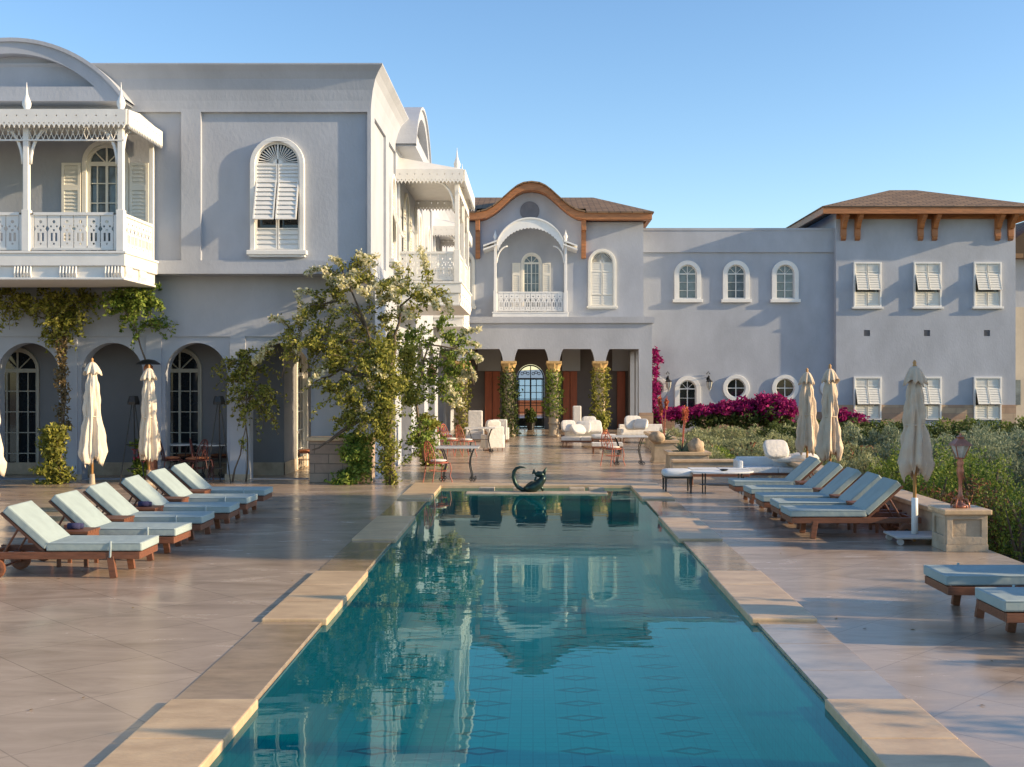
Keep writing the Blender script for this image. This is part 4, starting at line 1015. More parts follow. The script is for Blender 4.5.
g = MB(); g.pillow(-.55, .45, -.25, .25, 0, .16, puff=.4); g.ell((.1, -.1, .12), (.4, .2, .10), lump=.2, sd=4); tag(g.build('throw', WCUSH, smooth=True, loc=P(797, 25.3, .44)), 'rumpled white throw at the right end of the pale chaise', 'throw')

# ---- cat sculpture at the far end of the pool
t = thing('cat_sculpture', 'green bronze sculpture of a reclining cat with a long curled tail, on the pool ledge', 'sculpture', P(531, 23.3, .0))
s_ = 23.3/K
def px(x, y): return ((x-531)*s_, 0, (490.5-y)*s_)
g = MB()
body = [px(524, 488), px(529, 487.3), px(534, 485.8), px(539, 482.5), px(542.5, 478.5), px(543.5, 474)]
g.tube(body, [.045, .095, .115, .095, .075, .06], 14, flat=1.25)
g.tube([px(543.5, 476), px(541, 473.5), px(538, 473), px(535, 474)], [.05, .068, .062, .035], 12)   # head
g.tube([px(540, 480), px(538, 481), px(535, 479), px(536, 476)], [.035, .03, .026, .022], 8)           # paw to chin
g.tube([px(527, 486), px(532, 482.5), px(537, 482), px(541, 486), px(543.5, 489.5)], [.05, .055, .04, .03, .032], 8)
g.build('body', BRONZE, t, smooth=True)
for (a, b_, c) in (((541, 472), (546.5, 466.3), (545.5, 474)), ((536, 471.5), (534, 468), (532.3, 474))):
    g = MB(); A, B, C_ = px(*a), px(*b_), px(*c)
    g.tube([((A[0]+C_[0])/2, 0, (A[2]+C_[2])/2), ((A[0]+C_[0]+B[0])/3, 0, (A[2]+C_[2]+B[2])/3), B], [.05, .035, .008], 8, flat=.5); g.build('ear', BRONZE, t, smooth=True)
g = MB(); tail = [(526, 488.3), (522, 488.5), (518, 486), (515, 481.5), (513.4, 476), (514, 470.5), (516.5, 467.3), (520, 466), (523.5, 466.3), (526, 467)]
g.tube([px(*p) for p in tail], [.045, .045, .042, .04, .04, .038, .032, .024, .016, .008], 10); g.build('tail', BRONZE, t, smooth=True)

# ---- pedestal, low walls, lamp, planters
def pedestal(name, x0, x1, y0, y1, h, label, panel=True):
    t = thing(name, label, 'pedestal', ((x0+x1)/2, (y0+y1)/2, 0)); a, b_ = (x1-x0)/2, (y1-y0)/2
    g = MB(); g.box(-a, a, -b_, b_, 0, .10); g.box(-a+.03, a-.03, -b_+.03, b_-.03, .10, h-.07)
    if panel: g.plate([rect(-a+.01, a-.01, .10, h-.07), rect(-a+.09, a-.09, .20, h-.13)], -b_+.0, -b_+.03)
    if panel: g.plate([rect(-b_+.031, b_-.01, .10, h-.07), rect(-b_+.10, b_-.09, .20, h-.13)], -a, -a+.03, 'x')
    g.build('body', LIME, t, bevel=.006)
    g = MB(); g.box(-a-.04, a+.04, -b_-.04, b_+.04, h-.07, h); g.build('cap', TRAV, t, bevel=.015); return t
pedestal('pedestal', 5.46, 6.02, 15.2, 15.75, .56, 'square travertine pedestal carrying the copper lamp at the deck edge')
t = thing('low_wall', 'low sloping travertine wall behind the loungers, ending at the lamp pedestal', 'wall', (5.8, 20, 0))
g = MB(); g.box(-.12, .22, -4.2, 7.4, -.6, .40); g.build('body', LIME, t, bevel=.01)
g = MB(); g.box(-.18, .28, -4.2, 7.4, .40, .47); g.build('coping', TRAV, t, bevel=.012)
t = thing('low_wall', 'low stone wall between the planter blocks and the pale chaise', 'wall', (4.5, 27.4, 0))
g = MB(); g.box(-1.2, 1.08, -.15, .15, -.6, .30); g.build('body', LIME, t, bevel=.01); g = MB(); g.box(-1.2, 1.08, -.19, .19, .30, .36); g.build('coping', TRAV, t, bevel=.01)
t = thing('street_lamp', 'copper lantern on an ornate short post standing on the travertine pedestal', 'lamp', (5.74, 15.45, .56))
g = MB(); g.lathe([(.10, 0), (.10, .03), (.06, .05), (.035, .07), (.03, .12), (.045, .15), (.028, .18), (.024, .30), (.03, .40), (.045, .44), (.05, .50), (.035, .56), (.05, .60), (.03, .64), (.04, .66)], seg=16)
for k in range(4):
    a = R(45+90*k); g.tube([(.03*math.cos(a), .03*math.sin(a), .10), (.09*math.cos(a), .09*math.sin(a), .12), (.12*math.cos(a), .12*math.sin(a), .06), (.13*math.cos(a), .13*math.sin(a), .005)], .011, 6)
g.build('post', COPPER, t, smooth=True)
g = MB()
for k in range(4): 
    a = R(45+90*k); g.tube([(.055*math.cos(a), .055*math.sin(a), .66), (.135*math.cos(a), .135*math.sin(a), .84)], .008, 6)
g.lathe([(.06, .655), (.065, .67), (.05, .675)], seg=4, T=Matrix.Rotation(R(0), 4, 'Z'))
g.lathe([(.175, .835), (.15, .86), (.07, .92), (.05, .93), (.06, .95), (.02, .97), (.012, 1.0)], seg=4, T=Matrix.Rotation(R(45), 4, 'Z') @ Matrix.Rotation(R(0), 4, 'Z'))
g.build('lantern_frame', COPPER, t)
g = MB(); g.lathe([(.05, .67), (.125, .835)], seg=4, T=Matrix.Rotation(R(0), 4, 'Z')); g.build('lantern_glass', GLASSL, t)
# planter blocks
def planter(loc, w_, d_, h, label):
    t = thing('planter', label, 'planter', loc); a, b_ = w_/2, d_/2
    g = MB(); g.box(-a, a, -b_, b_, 0, h-.08); g.box(-a-.03, a+.03, -b_-.03, b_+.03, 0, .06); g.build('body', LIME, t, bevel=.01)
    g = MB(); g.plate([rect(-a-.05, a+.05, -b_-.05, b_+.05), rect(-a+.1, a-.1, -b_+.1, b_-.1)], h-.08, h, 'z'); g.build('rim', TRAV, t, bevel=.01)
    g = MB(); g.box(-a+.1, a-.1, -b_+.1, b_-.1, h-.10, h-.03); g.build('soil', SOIL, t); return t
planter(P(664, 31.5), .62, .8, .62, 'square stone planter with a flowering aloe, nearer the porch')
planter(P(687, 28.4), .95, .9, .50, 'stone planter with rocks and a red flowering aloe beside the lavender')
planter(P(659, 37), .5, 4.0, .5, 'long stone planter wall running back toward the porch')
def aloe(loc, label, sd, hh=1.1, stalks=3):
    rnd = random.Random(sd); t = thing('flowering_aloe', label, 'plant', loc)
    g = MB()
    for k in range(26):
        a = rnd.uniform(0, 6.28); el = rnd.uniform(.15, 1.2); L_ = rnd.uniform(.25, .42)
        p = [(L_*q*math.cos(el)*math.cos(a), L_*q*math.cos(el)*math.sin(a), L_*q*math.sin(el)-.15*q*q*(1.2-el)) for q in (0, .35, .7, 1)]
        g.tube(p, [.022, .026, .016, .003], 5, flat=.4)
    g.build('leaves', LV_BLUE, t)
    for k in range(stalks):
        a = rnd.uniform(0, 6.28); q = .12; h = hh*rnd.uniform(.75, 1)
        g = MB(); g.tube([(0, 0, 0), (q*.5*math.cos(a), q*.5*math.sin(a), h*.6), (q*math.cos(a), q*math.sin(a), h)], [.014, .011, .006], 6); st = g.build('stalk', REDI, t)
        g = MB(); g.leaves([(q*math.cos(a), q*math.sin(a), h, .05, .05, .16)], 160, .035, sd+k, shell=.3, droop=1); g.build('flower', FLO, st)
    return t
FLO = leafmat('aloe_orange', [(.50, .13, .05), (.60, .20, .10), (.42, .09, .05), (.55, .22, .12)], .3)
aloe(P(664, 31.5, .58), 'aloe with tall orange flower stalks in the planter nearer the porch', 2)
aloe(P(682, 28.4, .46), 'aloe with red orange flower stalks in the planter beside the lavender', 5, 1.0)
def rock(loc, r, sd, label):
    g = MB(); g.ell((0, 0, 0), r, 16, 10, lump=.14, sd=sd); tag(g.build('rock', M('rock_%s' % ('pale' if sd == 1 else 'tan'), (.50, .37, .24), .9, .3, 6, .6, 14), smooth=True, loc=loc), label, 'rock')
rock(P(657, 30.9, .70), (.22, .2, .16), 1, 'pale jagged rock on the planter nearer the porch')
rock(P(696, 28.2, .60), (.20, .22, .22), 2, 'tan rock standing on the right end of the planter beside the lavender')
t = thing('low_wall', 'low stone block wall in front of the arcade corner, behind the leafy bush', 'wall', ((330-VX)/K*25.4, 25.45, 0))
g = MB(); g.box(-.42, .95, -.22, .30, 0, .92); g.build('body', STONEW, t, bevel=.008); g = MB(); g.box(-.48, 1.0, -.28, .34, .92, 1.0); g.build('coping', TRAV, t, bevel=.012)
# lanterns
def wall_lantern(x, z, label):
    t = thing('wall_lantern', label, 'lantern', (x, YM, 0), 0, 'iron wall lanterns')
    g = MB(); g.tube([(0, -.01, z+.35), (0, -.25, z+.42), (0, -.45, z+.36), (0, -.45, z+.22)], .022, 8); g.tube([(0, -.02, z+.0), (.0, -.2, z+.12), (0, -.3, z+.40)], .016, 6); g.lathe([(.09, -.03), (.09, 0)], T=Matrix.Translation((0, 0, z+.25)) @ Matrix.Rotation(R(90), 4, 'X')); 
    g.tube([(-.08, -.05, z+.5), (0, -.12, z+.62), (.08, -.05, z+.5)], .02, 6); g.build('arm', IRON, t, smooth=True)
    g = MB(); g.lathe([(.02, .24), (.15, .12), (.10, -.18), (.03, -.30), (.01, -.36)], (0, -.45, z), 6); g.build('lantern_body', GLASSL, t)
    g = MB()
    for k in range(6): a = R(60*k); g.tube([(.15*math.cos(a), -.45+.15*math.sin(a), z+.12), (.10*math.cos(a), -.45+.10*math.sin(a), z-.18)], .01, 5)
    g.lathe([(.02, .27), (.17, .13), (.16, .11)], (0, -.45, z), 6); g.build('cage', IRON, t)
wall_lantern((667.5-VX)/km, 2.0, 'iron wall lantern between the magenta climber and the lower arched window')
wall_lantern((708-VX)/km, 2.0, 'iron wall lantern between the lower arched window and the first round window')
t = thing('hanging_lantern', 'pinkish pierced lantern hanging from the green vine by the east arcade', 'lantern', (-2.6, 29.5, 0))
zc = H+(VY-372)/K*29.5
g = MB(); g.lathe([(.02, .22), (.05, .16), (.12, .08), (.13, -.10), (.07, -.20), (.015, -.30)], (0, 0, zc), 10); g.build('lantern_body', M('pink_metal', (.55, .32, .28), .4, .2, 6, metal=.2), t, smooth=True)
g = MB(); g.tube([(0, 0, zc+.22), (0, 0, zc+.75)], .006, 5); g.tube([(0, 0, zc+.75), (-.95, 0, zc+.85)], .012, 6); g.build('chain', IRON, t)

# ================================================================== plants
def stems(g, pts_list, r0, seed=0, wob=.04):
    rnd = random.Random(seed)
    for pts in pts_list:
        out = []
        for i in range(len(pts)-1):
            for q in (0, .33, .66):
                out.append(tuple(pts[i][k]+(pts[i+1][k]-pts[i][k])*q+(rnd.uniform(-wob, wob) if i+q > 0 else 0) for k in range(3)))
        out.append(pts[-1]); n = len(out)
        g.tube(out, [r0*(1-.75*i/(n-1)) for i in range(n)], 7)
def plant(name, label, cat, loc, blobs, n, size, mat, seed, stem=None, flowers=None, shell=.45, stemr=.03, up=0, droop=0, group=None, parts=('foliage', 'stem', 'blossoms')):
    t = thing(name, label, cat, loc, 0, group)
    g = MB(); g.leaves(blobs, n, size, seed, shell=shell, up=up, droop=droop); g.build(parts[0], mat, t, recalc=False)
    if stem: g = MB(); stems(g, stem, stemr, seed); g.build(parts[1], BARK, t, smooth=True)
    if flowers:
        fb, fn, fs, fm = flowers; g = MB(); g.leaves(fb, fn, fs, seed+50, shell=.3); g.build(parts[2], fm, t, recalc=False)
    return t
def loc_blob(x, y, Y, base, rx, rz, ry=None, w_=1, dy=0):
    """ellipsoid whose centre shows at pixel (x,y) at depth Y, radii in pixels"""
    k = Y/K; return ((x-VX)*k-base[0], Y+dy-base[1], H+(VY-y)*k-base[2], rx*k, (ry if ry else rx*k), rz*k, w_)
def spray_plant(name, label, cat, loc, anchors, ns, ln_, n, size, mat, seed, stem, flow=None, parts=('foliage', 'stem', 'blossoms'), stemr=.03, up=.3, droop=.9, rb=.15):
    """arching sprays of leaves growing out of the main limbs"""
    rnd = random.Random(seed); t = thing(name, label, cat, loc); bb = []; fb = []; tw = MB(); stems(tw, stem, stemr, seed)
    wts = [a[3]*a[5] for a in anchors]
    for i in range(ns):
        a = rnd.choices(anchors, wts)[0]
        d = Vector((rnd.gauss(0, 1), rnd.gauss(0, .7), rnd.gauss(0, .8))).normalized()
        p = Vector((a[0]+d.x*a[3]*.35, a[1]+d.y*a[4]*.35, a[2]+d.z*a[5]*.35)); d = (d+Vector((0, 0, up))).normalized(); L = ln_*rnd.uniform(.5, 1.2); pts = [p.copy()]
        for k in range(5):
            p = p+d*L/5; d = (d+Vector((rnd.uniform(-.2, .2), rnd.uniform(-.15, .15), -droop*.3))).normalized(); pts.append(p.copy())
            q = rb*(1.05-.13*k)*rnd.uniform(.7, 1.2); bb.append((p.x, p.y, p.z, q, q, q*.8))
        tw.tube(pts, [.010, .009, .007, .006, .004, .003], 4)
        if flow and rnd.random() < flow(pts[-1]):
            for k in (3, 4, 5): fb.append((*pts[k], rb*.7, rb*.7, rb*.55))
    tw.build(parts[1], BARK, t, smooth=True)
    g = MB(); g.leaves(bb, n, size, seed, shell=0.0); g.build(parts[0], mat, t, recalc=False)
    if fb: g = MB(); g.leaves(fb, len(fb)*36, size*1.0, seed+7, shell=.1); g.build(parts[2], FL_CREAM, t, recalc=False)
    return t
# white flowering bougainvillea tree at the corner
base = ((388-VX)/K*25.0, 25.0, 0); Y = 25.0
def lb(*a, **k_): return loc_blob(a[0], a[1], Y, base, a[2], a[3], **k_)
bl = [lb(345, 275, 26, 12, ry=.6), lb(375, 285, 30, 14, ry=.7), lb(405, 295, 26, 13, ry=.6), lb(335, 305, 32, 15, ry=.7), lb(370, 320, 34, 18, ry=.8),
      lb(300, 335, 28, 13, ry=.5), lb(282, 352, 16, 12, ry=.4), lb(325, 345, 30, 20, ry=.7), lb(355, 365, 30, 22, ry=.7), lb(340, 395, 26, 20, ry=.6), lb(365, 410, 22, 24, ry=.6), lb(350, 435, 14, 14, ry=.4),
      lb(430, 290, 14, 8, ry=.4), lb(345, 262, 14, 6, ry=.3)]
b0 = (0, 0, 0)
def R3(x, y, dy=0): return ((x-VX)*Y/K-base[0], dy, H+(VY-y)*Y/K)
st = [[(0, 0, 0), R3(386, 440), R3(384, 395), R3(372, 340), R3(352, 290, -.2), R3(340, 266)], [R3(384, 400), R3(392, 350, .2), R3(400, 305), R3(440, 285)], [R3(372, 345), R3(330, 338, -.1), R3(288, 350), R3(282, 378), ],
      [(.12, .1, 0), R3(392, 430), R3(388, 380), R3(362, 360), R3(330, 390)], [R3(365, 325), R3(345, 300), R3(310, 305)], [R3(360, 420), R3(330, 440), R3(312, 450)], [R3(380, 380), R3(340, 370), R3(310, 385)]]
fl = [lb(345, 262, 22, 8, ry=.5), lb(375, 272, 28, 9, ry=.6), lb(402, 288, 24, 10, ry=.6), lb(325, 285, 20, 8, ry=.5), lb(300, 322, 14, 6, ry=.4), lb(278, 348, 12, 8, ry=.4), lb(365, 300, 34, 8, ry=.6), lb(338, 315, 10, 6), lb(420, 282, 14, 6, ry=.3), lb(372, 385, 6, 5), lb(350, 345, 16, 8)]
spray_plant('bougainvillea_tree', 'spreading cream flowering bougainvillea tree at the corner of the left villa', 'tree', base, bl, 175, .74, 13500, .043, LV_OLIVE, 11, st,
    lambda p: .9 if p.z > 4.0 else (.4 if p.z > 3.2 else .12), ('crown', 'trunk', 'blossoms'), .05)
# column of foliage beneath / beside
def vinecol(name, label, cat, px0, ytop, ybot, w_, Yd, n, size, mat, seed, flowers=None, lean=0, bulge=None, stem=True):
    bs = ((px0-VX)/K*Yd, Yd, max(0, H+(VY-ybot)*Yd/K)); k = Yd/K; m_ = 9; bb = []
    rnd = random.Random(seed)
    for i in range(m_):
        q = i/(m_-1); y = ybot+(ytop-ybot)*q; ww = w_*(.75+.5*rnd.random())*(bulge(q) if bulge else 1)
        bb.append(((rnd.uniform(-.25, .25)*w_+lean*q)*k, rnd.uniform(-.08, .08), H+(VY-y)*k-bs[2], ww/2*k, ww/2*k*.8, abs(ybot-ytop)/m_*k*.95, 1))
    H_ = abs(ybot-ytop)*k
    stl = [[(0, 0, 0), (.05+lean*k*.5, .03, H_*.5), (lean*k, 0, H_*.95)], [(.1, .02, 0), (-.04, .0, H_*.4), (.06+lean*k, .04, H_*.8)]] if stem else None
    return plant(name, label, cat, bs, bb, n, size, mat, seed, stl, flowers, shell=.1, stemr=.03)
vinecol('climbing_vine', 'dense olive vine column hanging beside the pillar right of the bougainvillea trunk', 'climber', 390, 350, 484, 26, 24.75, 5200, .045, LV_OLIVE, 21, lean=-4, bulge=lambda q: 1.2 if q > .3 else .7)
vinecol('leafy_bush', 'bright leafy bush in front of the low stone block wall', 'bush', 353, 437, 487, 30, 25.0, 3200, .05, LV_GREEN, 22)
# green vine on the second pier
Yv = 29.0; base = ((428-VX)/K*30.5, 30.5, 0)
def lv(x, y, rx, rz, ry=.5): return loc_blob(x, y, Yv, base, rx, rz, ry=ry)
bl = [lv(435, 335, 20, 14), lv(450, 350, 18, 14), lv(420, 355, 18, 20), lv(440, 375, 18, 18), lv(455, 378, 14, 18), lv(410, 385, 12, 22), lv(462, 360, 12, 8), lv(400, 340, 14, 18), lv(438, 400, 10, 10), lv(428, 430, 12, 12), lv(424, 450, 12, 12)]
Y = Yv
fl = [lv(455, 362, 7, 12, .2), lv(468, 372, 5, 10, .2), lv(472, 385, 3, 6, .1), lv(440, 330, 12, 5), lv(463, 350, 8, 5)]
def R4(x, y): return ((x-VX)*Yv/K-base[0], Yv-base[1], H+(VY-y)*Yv/K)
spray_plant('climbing_vine', 'bright green flowering vine arching out from the east arcade over the terrace chairs', 'climber', base, bl, 105, .7, 7000, .048, LV_GREEN, 31,
    [[(0, 0, 0), R4(420, 440), R4(415, 390), R4(430, 345), R4(465, 352), R4(474, 385)]], lambda p: .75 if p.x > 1.0 else .1, stemr=.045)
g = MB()
vinecol('climbing_vine', 'dry brownish vine hanging between the two arcade piers', 'climber', 410, 350, 402, 22, 27.6, 1300, .05, LV_OLIVE, 33, stem=False)
vinecol('leafy_bush', 'leafy shrub with pink flowers at the foot of the second east arcade pier', 'bush', 427, 418, 466, 18, 30.2, 1700, .06, LV_OLIVE, 34)
# vines on the left arcade
vinecol('climbing_vine', 'reddish dry vine climbing the pier between the first and second arch', 'climber', 62, 318, 440, 13, 25.7, 1500, .045, DRY, 41)
vinecol('leafy_bush', 'rounded olive bush at the foot of the pier between first and second arch', 'bush', 58, 430, 484, 30, 25.0, 3000, .05, LV_OLIVE, 42, bulge=lambda q: 1.1-.5*abs(q-.3))
base = P(40, 25.6, 3.0); Y = 25.6
def lw(x, y, rx, rz, ry=.3): return loc_blob(x, y, 25.6, base, rx, rz, ry=ry)
spray_plant('climbing_vine', 'dark leafy vine draped along the wall under the front balcony', 'climber', base, [lw(10, 300, 30, 13), lw(40, 300, 26, 12), lw(60, 315, 16, 14), lw(75, 300, 20, 10), lw(55, 330, 14, 8), lw(75, 322, 8, 5)], 110, .6, 5500, .045, LV_OLIVE, 43,
      [[(.5, .1, -.6), (.2, .1, .6), (-1.2, .1, 1.0)], [(.5, .1, -.6), (.6, .1, .6), (1.1, .1, 1.1)]], stemr=.025, up=0, rb=.12)
base = P(132, 25.5, 3.0)
def lw2(x, y, rx, rz, ry=.3): return loc_blob(x, y, 25.5, base, rx, rz, ry=ry)
spray_plant('climbing_vine', 'green trailing vine hanging from the balcony corner between the second and third arch', 'climber', base, [lw2(132, 298, 22, 10), lw2(128, 312, 16, 12), lw2(145, 300, 14, 8), lw2(148, 325, 8, 12)], 60, .55, 3600, .045, LV_GREEN, 44,
      [[(.4, .1, -.8), (.1, .1, .4), (-.3, .1, 1.0)]], stemr=.025, up=0, rb=.12)
vinecol('potted_shrub', 'low green shrub with red flowers behind the teak loungers', 'bush', 143, 440, 474, 18, 25.4, 900, .05, LV_GREEN, 45, ([(.0, 0, .45, .25, .2, .2)], 80, .05, FL_PINK))
base = P(246, 25.5, 0); 
def lw3(x, y, rx, rz, ry=.25): return loc_blob(x, y, 25.5, base, rx, rz, ry=ry)
spray_plant('climbing_vine', 'wispy hanging vine with a thin pale trunk on the pier right of the third arch', 'climber', base, [lw3(240, 362, 16, 10), lw3(252, 370, 18, 14), lw3(236, 385, 9, 12), lw3(258, 392, 13, 14), lw3(246, 405, 10, 14), lw3(262, 405, 8, 12), lw3(243, 435, 6, 10)], 80, .6, 3400, .042, LV_OLIVE, 46,
      [[(0, 0, 0), (.02, .0, 1.0), (-.02, 0, 2.2), (.1, .0, 2.9)], [(0, 0, 1.8), (.35, 0, 2.2), (.4, 0, 1.2)], [(-.3, 0, 0), (-.05, 0, .9), (.0, 0, 1.4)]], stemr=.022, up=0, droop=1.6, rb=.10)
# ivy on the porch columns
for i, (x, yb_, yt_) in enumerate(((-2.75, .1, 2.6), (-.95, .1, 2.55), (.82, 1.0, 2.5), (2.62, .6, 2.55))):
    rnd = random.Random(60+i); z = yb_; bb = []
    while z < yt_: bb.append((rnd.uniform(-.06, .06), rnd.uniform(-.04, .04), z, .34+rnd.uniform(-.06, .05), .34, .26)); z += .24
    plant('ivy', ['shaggy ivy on the leftmost porch column, half hidden by the flowering vine', 'dense ivy wrapped to the floor round the porch column left of the iron door', 'ivy round the upper half of the porch column right of the iron door', 'loose leafy ivy round the rightmost porch column'][i],
          'climber', (x, YP+.15, 0), bb, [2400, 3200, 1900, 2500][i], .055, [LV_OLIVE, LV_DARK, LV_GREEN, LV_OLIVE][i], 60+i, [[(.1, -.22, 0), (.24, -.1, 1.2), (.1, -.25, 2.4)]], shell=.75, stemr=.02, droop=.4)
for i, x in enumerate((2.65, -.1)):
    t = thing('potted_plant', ['potted plant at the foot of the rightmost porch column', 'dark potted topiary standing inside before the iron door'][i], 'plant', (x, [44.0, 50.8][i], 0))
    g = MB(); g.lathe([(.14, 0), (.20, .30), (.22, .34), (.18, .33)], seg=16); g.build('pot', [TERR, IRON][i], t)
    g = MB(); g.leaves([(0, 0, .62, .24, .24, .30)], 500, .07, 70+i); g.build('foliage', [LV_OLIVE, LV_DARK][i], t, recalc=False)
# magenta bougainvillea
base = (4.72, YM-.4, 0)
Yb = 56.4
def lm(x, y, rx, rz, ry=.3): return loc_blob(x, y, Yb, base, rx, rz, ry=ry)
plant('bougainvillea', 'magenta bougainvillea climbing the corner between porch and middle wing', 'climber', base, [lm(655, 420, 4, 10)], 300, .09, LV_DARK, 71, [[(0, 0, -.4), (.1, 0, 1.5), (.2, 0, 3.4)]],
      ([lm(655, 352, 4, 4), lm(657, 360, 6, 5), lm(655, 372, 4, 8), lm(656, 388, 5, 8), lm(654, 402, 4, 8), lm(656, 415, 9, 10), lm(655, 425, 5, 8)], 1500, .09, FL_MAG), stemr=.03)
base = (10.5, 54.0, -.45)
def ln(x, y, rx, rz, ry=1.0): return loc_blob(x, y, 54.0, base, rx, rz, ry=ry)
plant('bougainvillea', 'long mound of magenta bougainvillea in front of the middle wing, highest at right', 'bush', base, [ln(700, 420, 26, 8), ln(740, 418, 30, 10), ln(770, 415, 22, 14)], 4000, .10, LV_DARK, 72, [[(0, 0, 0), (.2, 0, .8), (.8, 0, 1.4)], [(0, 0, 0), (-1, 0, .8), (-2, 0, 1.2)]],
      ([ln(676, 411, 14, 4), ln(700, 411, 22, 5), ln(725, 409, 20, 7), ln(745, 408, 22, 10), ln(768, 403, 18, 10), ln(785, 409, 14, 10), ln(765, 414, 26, 8), ln(680, 416, 18, 5)], 8500, .10, FL_MAG), stemr=.05)
plant('bougainvillea', 'small magenta bougainvillea clump behind the closed umbrellas, beside the hipped block', 'bush', (15.0, 54.5, -.45), [(0, 0, .5, .8, .5, .45)], 500, .1, LV_DARK, 73, [[(0, 0, 0), (.1, 0, .8)]], ([(-.5, 0, .9, .6, .5, .4), (.3, 0, .8, .5, .5, .3)], 900, .10, FL_MAG))
# garden rows: woody core with leaves over it
def bushrow(name, label, cat, x0, x1, y, dy, zt, n, size, mat, seed, zb=-.45, step=1.25, jit=.14, flowers=None, group=None):
    rnd = random.Random(seed); t = thing(name, label, cat, ((x0+x1)/2, y, zb), 0, group); xc = (x0+x1)/2; bb = []; m_ = max(1, int((x1-x0)/step))
    core = MB()
    for i in range(m_):
        for j in range(max(1, int(dy/step))):
            h = (zt-zb)*(1+rnd.uniform(-jit, jit)-(.16 if y > 35 else 0)); xx = x0+(x1-x0)*(i+.5)/m_-xc+rnd.uniform(-.2, .2)*step; yy = -dy/2+dy*(j+.5)/max(1, int(dy/step))+rnd.uniform(-.15, .15)
            rx = step*rnd.uniform(.50, .66)
            bb.append((xx, yy, h*.42, rx, rx, h*.46)); core.tube([(xx, yy, 0), (xx+rnd.uniform(-.1, .1), yy, h*.45), (xx+rnd.uniform(-.2, .2), yy, h*.8)], [.05, .035, .01], 6)
            for _ in range(3):
                a = rnd.uniform(0, 6.28); core.tube([(xx, yy, h*.15), (xx+.6*rx*math.cos(a), yy+.6*rx*math.sin(a), h*.75)], [.025, .008], 5)
    core.build('stem', BARK, t)
    lav = name != 'hedge' and name != 'bush_row'
    g = MB(); g.leaves(bb, int(n*(1.9 if lav else 1.5)), size*(.85 if lav else .72), seed, shell=.66, up=1.1 if lav else .5, wd=.26 if lav else .42); g.build('foliage', mat, t, recalc=False)
    if flowers: g = MB(); g.leaves(bb, flowers[0], size, seed+9, shell=.8, up=1); g.build('blossoms', flowers[1], t, recalc=False)
    return t
bushrow('bush_row', 'clipped dark green row along the foot of the hipped block', 'hedge', 10.5, 25, 50.5, 1.6, .62, 7000, .10, LV_DARK, 81)
bushrow('bush_row', 'yellow green row just in front of the hipped block plinth', 'hedge', 15.5, 25, 53.0, 1.2, .72, 3000, .10, LV_GREEN, 82)
bushrow('lavender_row', 'grey green lavender row nearest the magenta bougainvillea', 'shrub', 4.6, 13.5, 46.0, 2.5, .52, 9000, .09, LV_GREY, 83)
bushrow('bush_row', 'olive rounded bushes in the middle of the garden behind the umbrellas', 'hedge', 8.0, 22, 42.5, 2.2, .80, 9500, .10, LV_DARK, 84)
bushrow('lavender_row', 'pale grey green lavender row across the middle of the garden', 'shrub', 3.9, 10.5, 39.5, 2.5, .48, 9000, .08, LV_GREY, 85)
bushrow('rosemary_row', 'blue grey rosemary mounds behind the nearest closed umbrella', 'shrub', 9.5, 19, 36.5, 2.4, .95, 11000, .085, LV_BLUE, 86)
bushrow('lavender_row', 'lavender row with dry reddish seed heads in the middle of the garden', 'shrub', 4.5, 10, 34.0, 2.0, .45, 6500, .075, LV_GREY, 87, flowers=(1500, LV_RED))
bushrow('lavender_row', 'thick grey green lavender row behind the planters and the white chaise', 'shrub', 4.0, 9.5, 29.8, 2.2, .50, 11000, .06, LV_GREY, 88)
bushrow('bush_row', 'bright green leafy patch between the planter and the first lavender row', 'hedge', 3.9, 6.2, 32.2, 1.2, .5, 2200, .06, LV_GREEN, 89)
bushrow('rosemary_row', 'tall grey green mounds on the right behind the copper lamp', 'shrub', 9.2, 16, 29.0, 2.6, 1.05, 12000, .075, LV_BLUE, 90)
bushrow('lavender_row', 'grey green lavender behind the bright hedge and the middle umbrella', 'shrub', 6.8, 10.5, 26.5, 1.8, .72, 6500, .06, LV_GREY, 91)
bushrow('hedge', 'bright green hedge right behind the loungers and low wall', 'hedge', 6.35, 8.2, 21.0, 3.8, .92, 17000, .042, LV_GREEN, 92, step=.7)
bushrow('rosemary_row', 'blue grey bush directly behind the copper lamp', 'shrub', 8.3, 12.5, 23.0, 2.4, 1.12, 9500, .055, LV_BLUE, 93)
bushrow('bush_row', 'reddish twiggy shrub between the near umbrella and the copper lamp', 'shrub', 6.5, 7.6, 18.2, 1.0, .72, 2200, .045, LV_RED, 94)
bushrow('hedge', 'dark leafy hedge dropping below the deck at the right edge', 'hedge', 6.9, 11.5, 17.6, 2.0, .72, 26000, .036, LV_GREEN, 95, zb=-.6, step=.55)
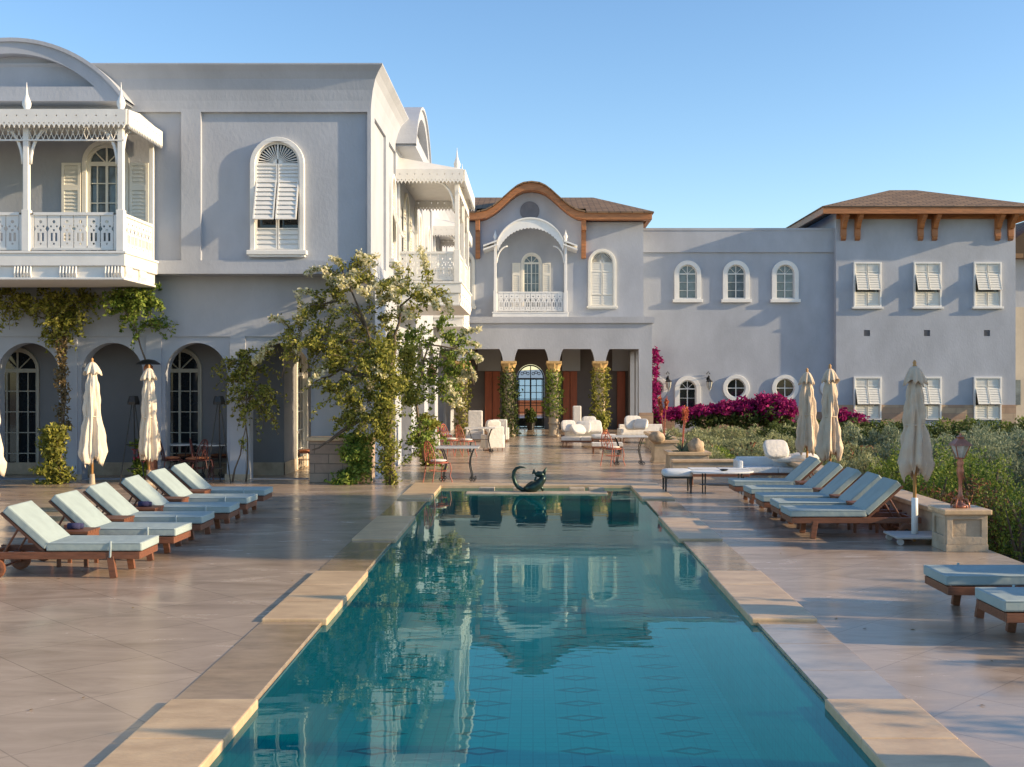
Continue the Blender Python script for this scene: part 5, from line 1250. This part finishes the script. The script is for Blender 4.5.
# unseen trees added at right, placed and shaped to shade deck and arcade
def tree(loc, h, cr, label, seed, n=9000, hb=None):
    rnd = random.Random(seed); bb = []; hb = hb or h*.3
    stl = [[(0, 0, 0), (.1, .05, hb), (.15, 0, h*.8)]]
    for k in range(9):
        a = 2*PI*k/9+rnd.uniform(-.3, .3); zz = hb+(h-hb)*rnd.uniform(.15, .8); q = cr*rnd.uniform(.45, .75)
        c = (q*math.cos(a), q*math.sin(a), zz); bb.append((*c, cr*.45, cr*.45, (h-hb)*.24)); stl.append([(0.05, 0, hb*.8), (c[0]*.5, c[1]*.5, zz*.85), c])
    bb.append((0, 0, h*.88, cr*.5, cr*.5, h*.12))
    return plant('tree', label, 'tree', loc, bb, n, .14, LV_DARK, seed, stl, None, shell=.1, stemr=.14, parts=('crown', 'trunk', 'b'))
for i, (x, y, h_, hb_, r_) in enumerate([(15.0, 14.2, 7.2, 4.9, 2.3), (15.2, 17.4, 7.3, 4.9, 2.4), (16.4, 23.9, 11.4, 5.2, 1.35)]):
    tree((x, y, -.5), h_, r_, 'added shade tree out of frame right of the garden, '+['nearest of three', 'middle of three', 'tallest and farthest of three'][i], 101+i, [15000, 15000, 16000][i], hb_)
tree((16.5, 10.2, -.5), 4.4, 2.0, 'smaller added shade tree out of frame right of the deck', 110, 9000, .8)
bushrow('hedge', 'tall added shade hedge out of frame along the right of the deck', 'hedge', 8.3, 9.8, 7.3, 7.8, 1.95, 14000, .08, LV_DARK, 103, step=.9)  # unseen hedge added to throw shade over the near right deck
bushrow('hedge', 'tall added shade hedge out of frame to the right of the garden', 'hedge', 12.6, 14.0, 16.9, 5.4, 2.6, 14000, .09, LV_DARK, 106, step=.9)  # unseen hedge added to shade the lounger deck but not the umbrellas

g = MB(); rnd = random.Random(5)
for i in range(70):
    x, y = rnd.choice([(rnd.uniform(-6.5, -2.6), rnd.uniform(6.5, 20)), (rnd.uniform(2.8, 5.5), rnd.uniform(7, 20)), (rnd.uniform(-5.5, -2.6), rnd.uniform(20, 24.5))]); a = rnd.uniform(0, 6.28); q = rnd.uniform(.012, .03)
    c, s_ = math.cos(a)*q, math.sin(a)*q
    g.add([(x-c, y-s_, .004), (x+s_*.4, y-c*.4, .012), (x+c, y+s_, .005), (x-s_*.4, y+c*.4, .008)], [(0, 1, 2, 3)])
tag(g.build('fallen_leaves', DRY), 'scattered dry fallen leaves and petals on the deck', 'leaves', kind='stuff')
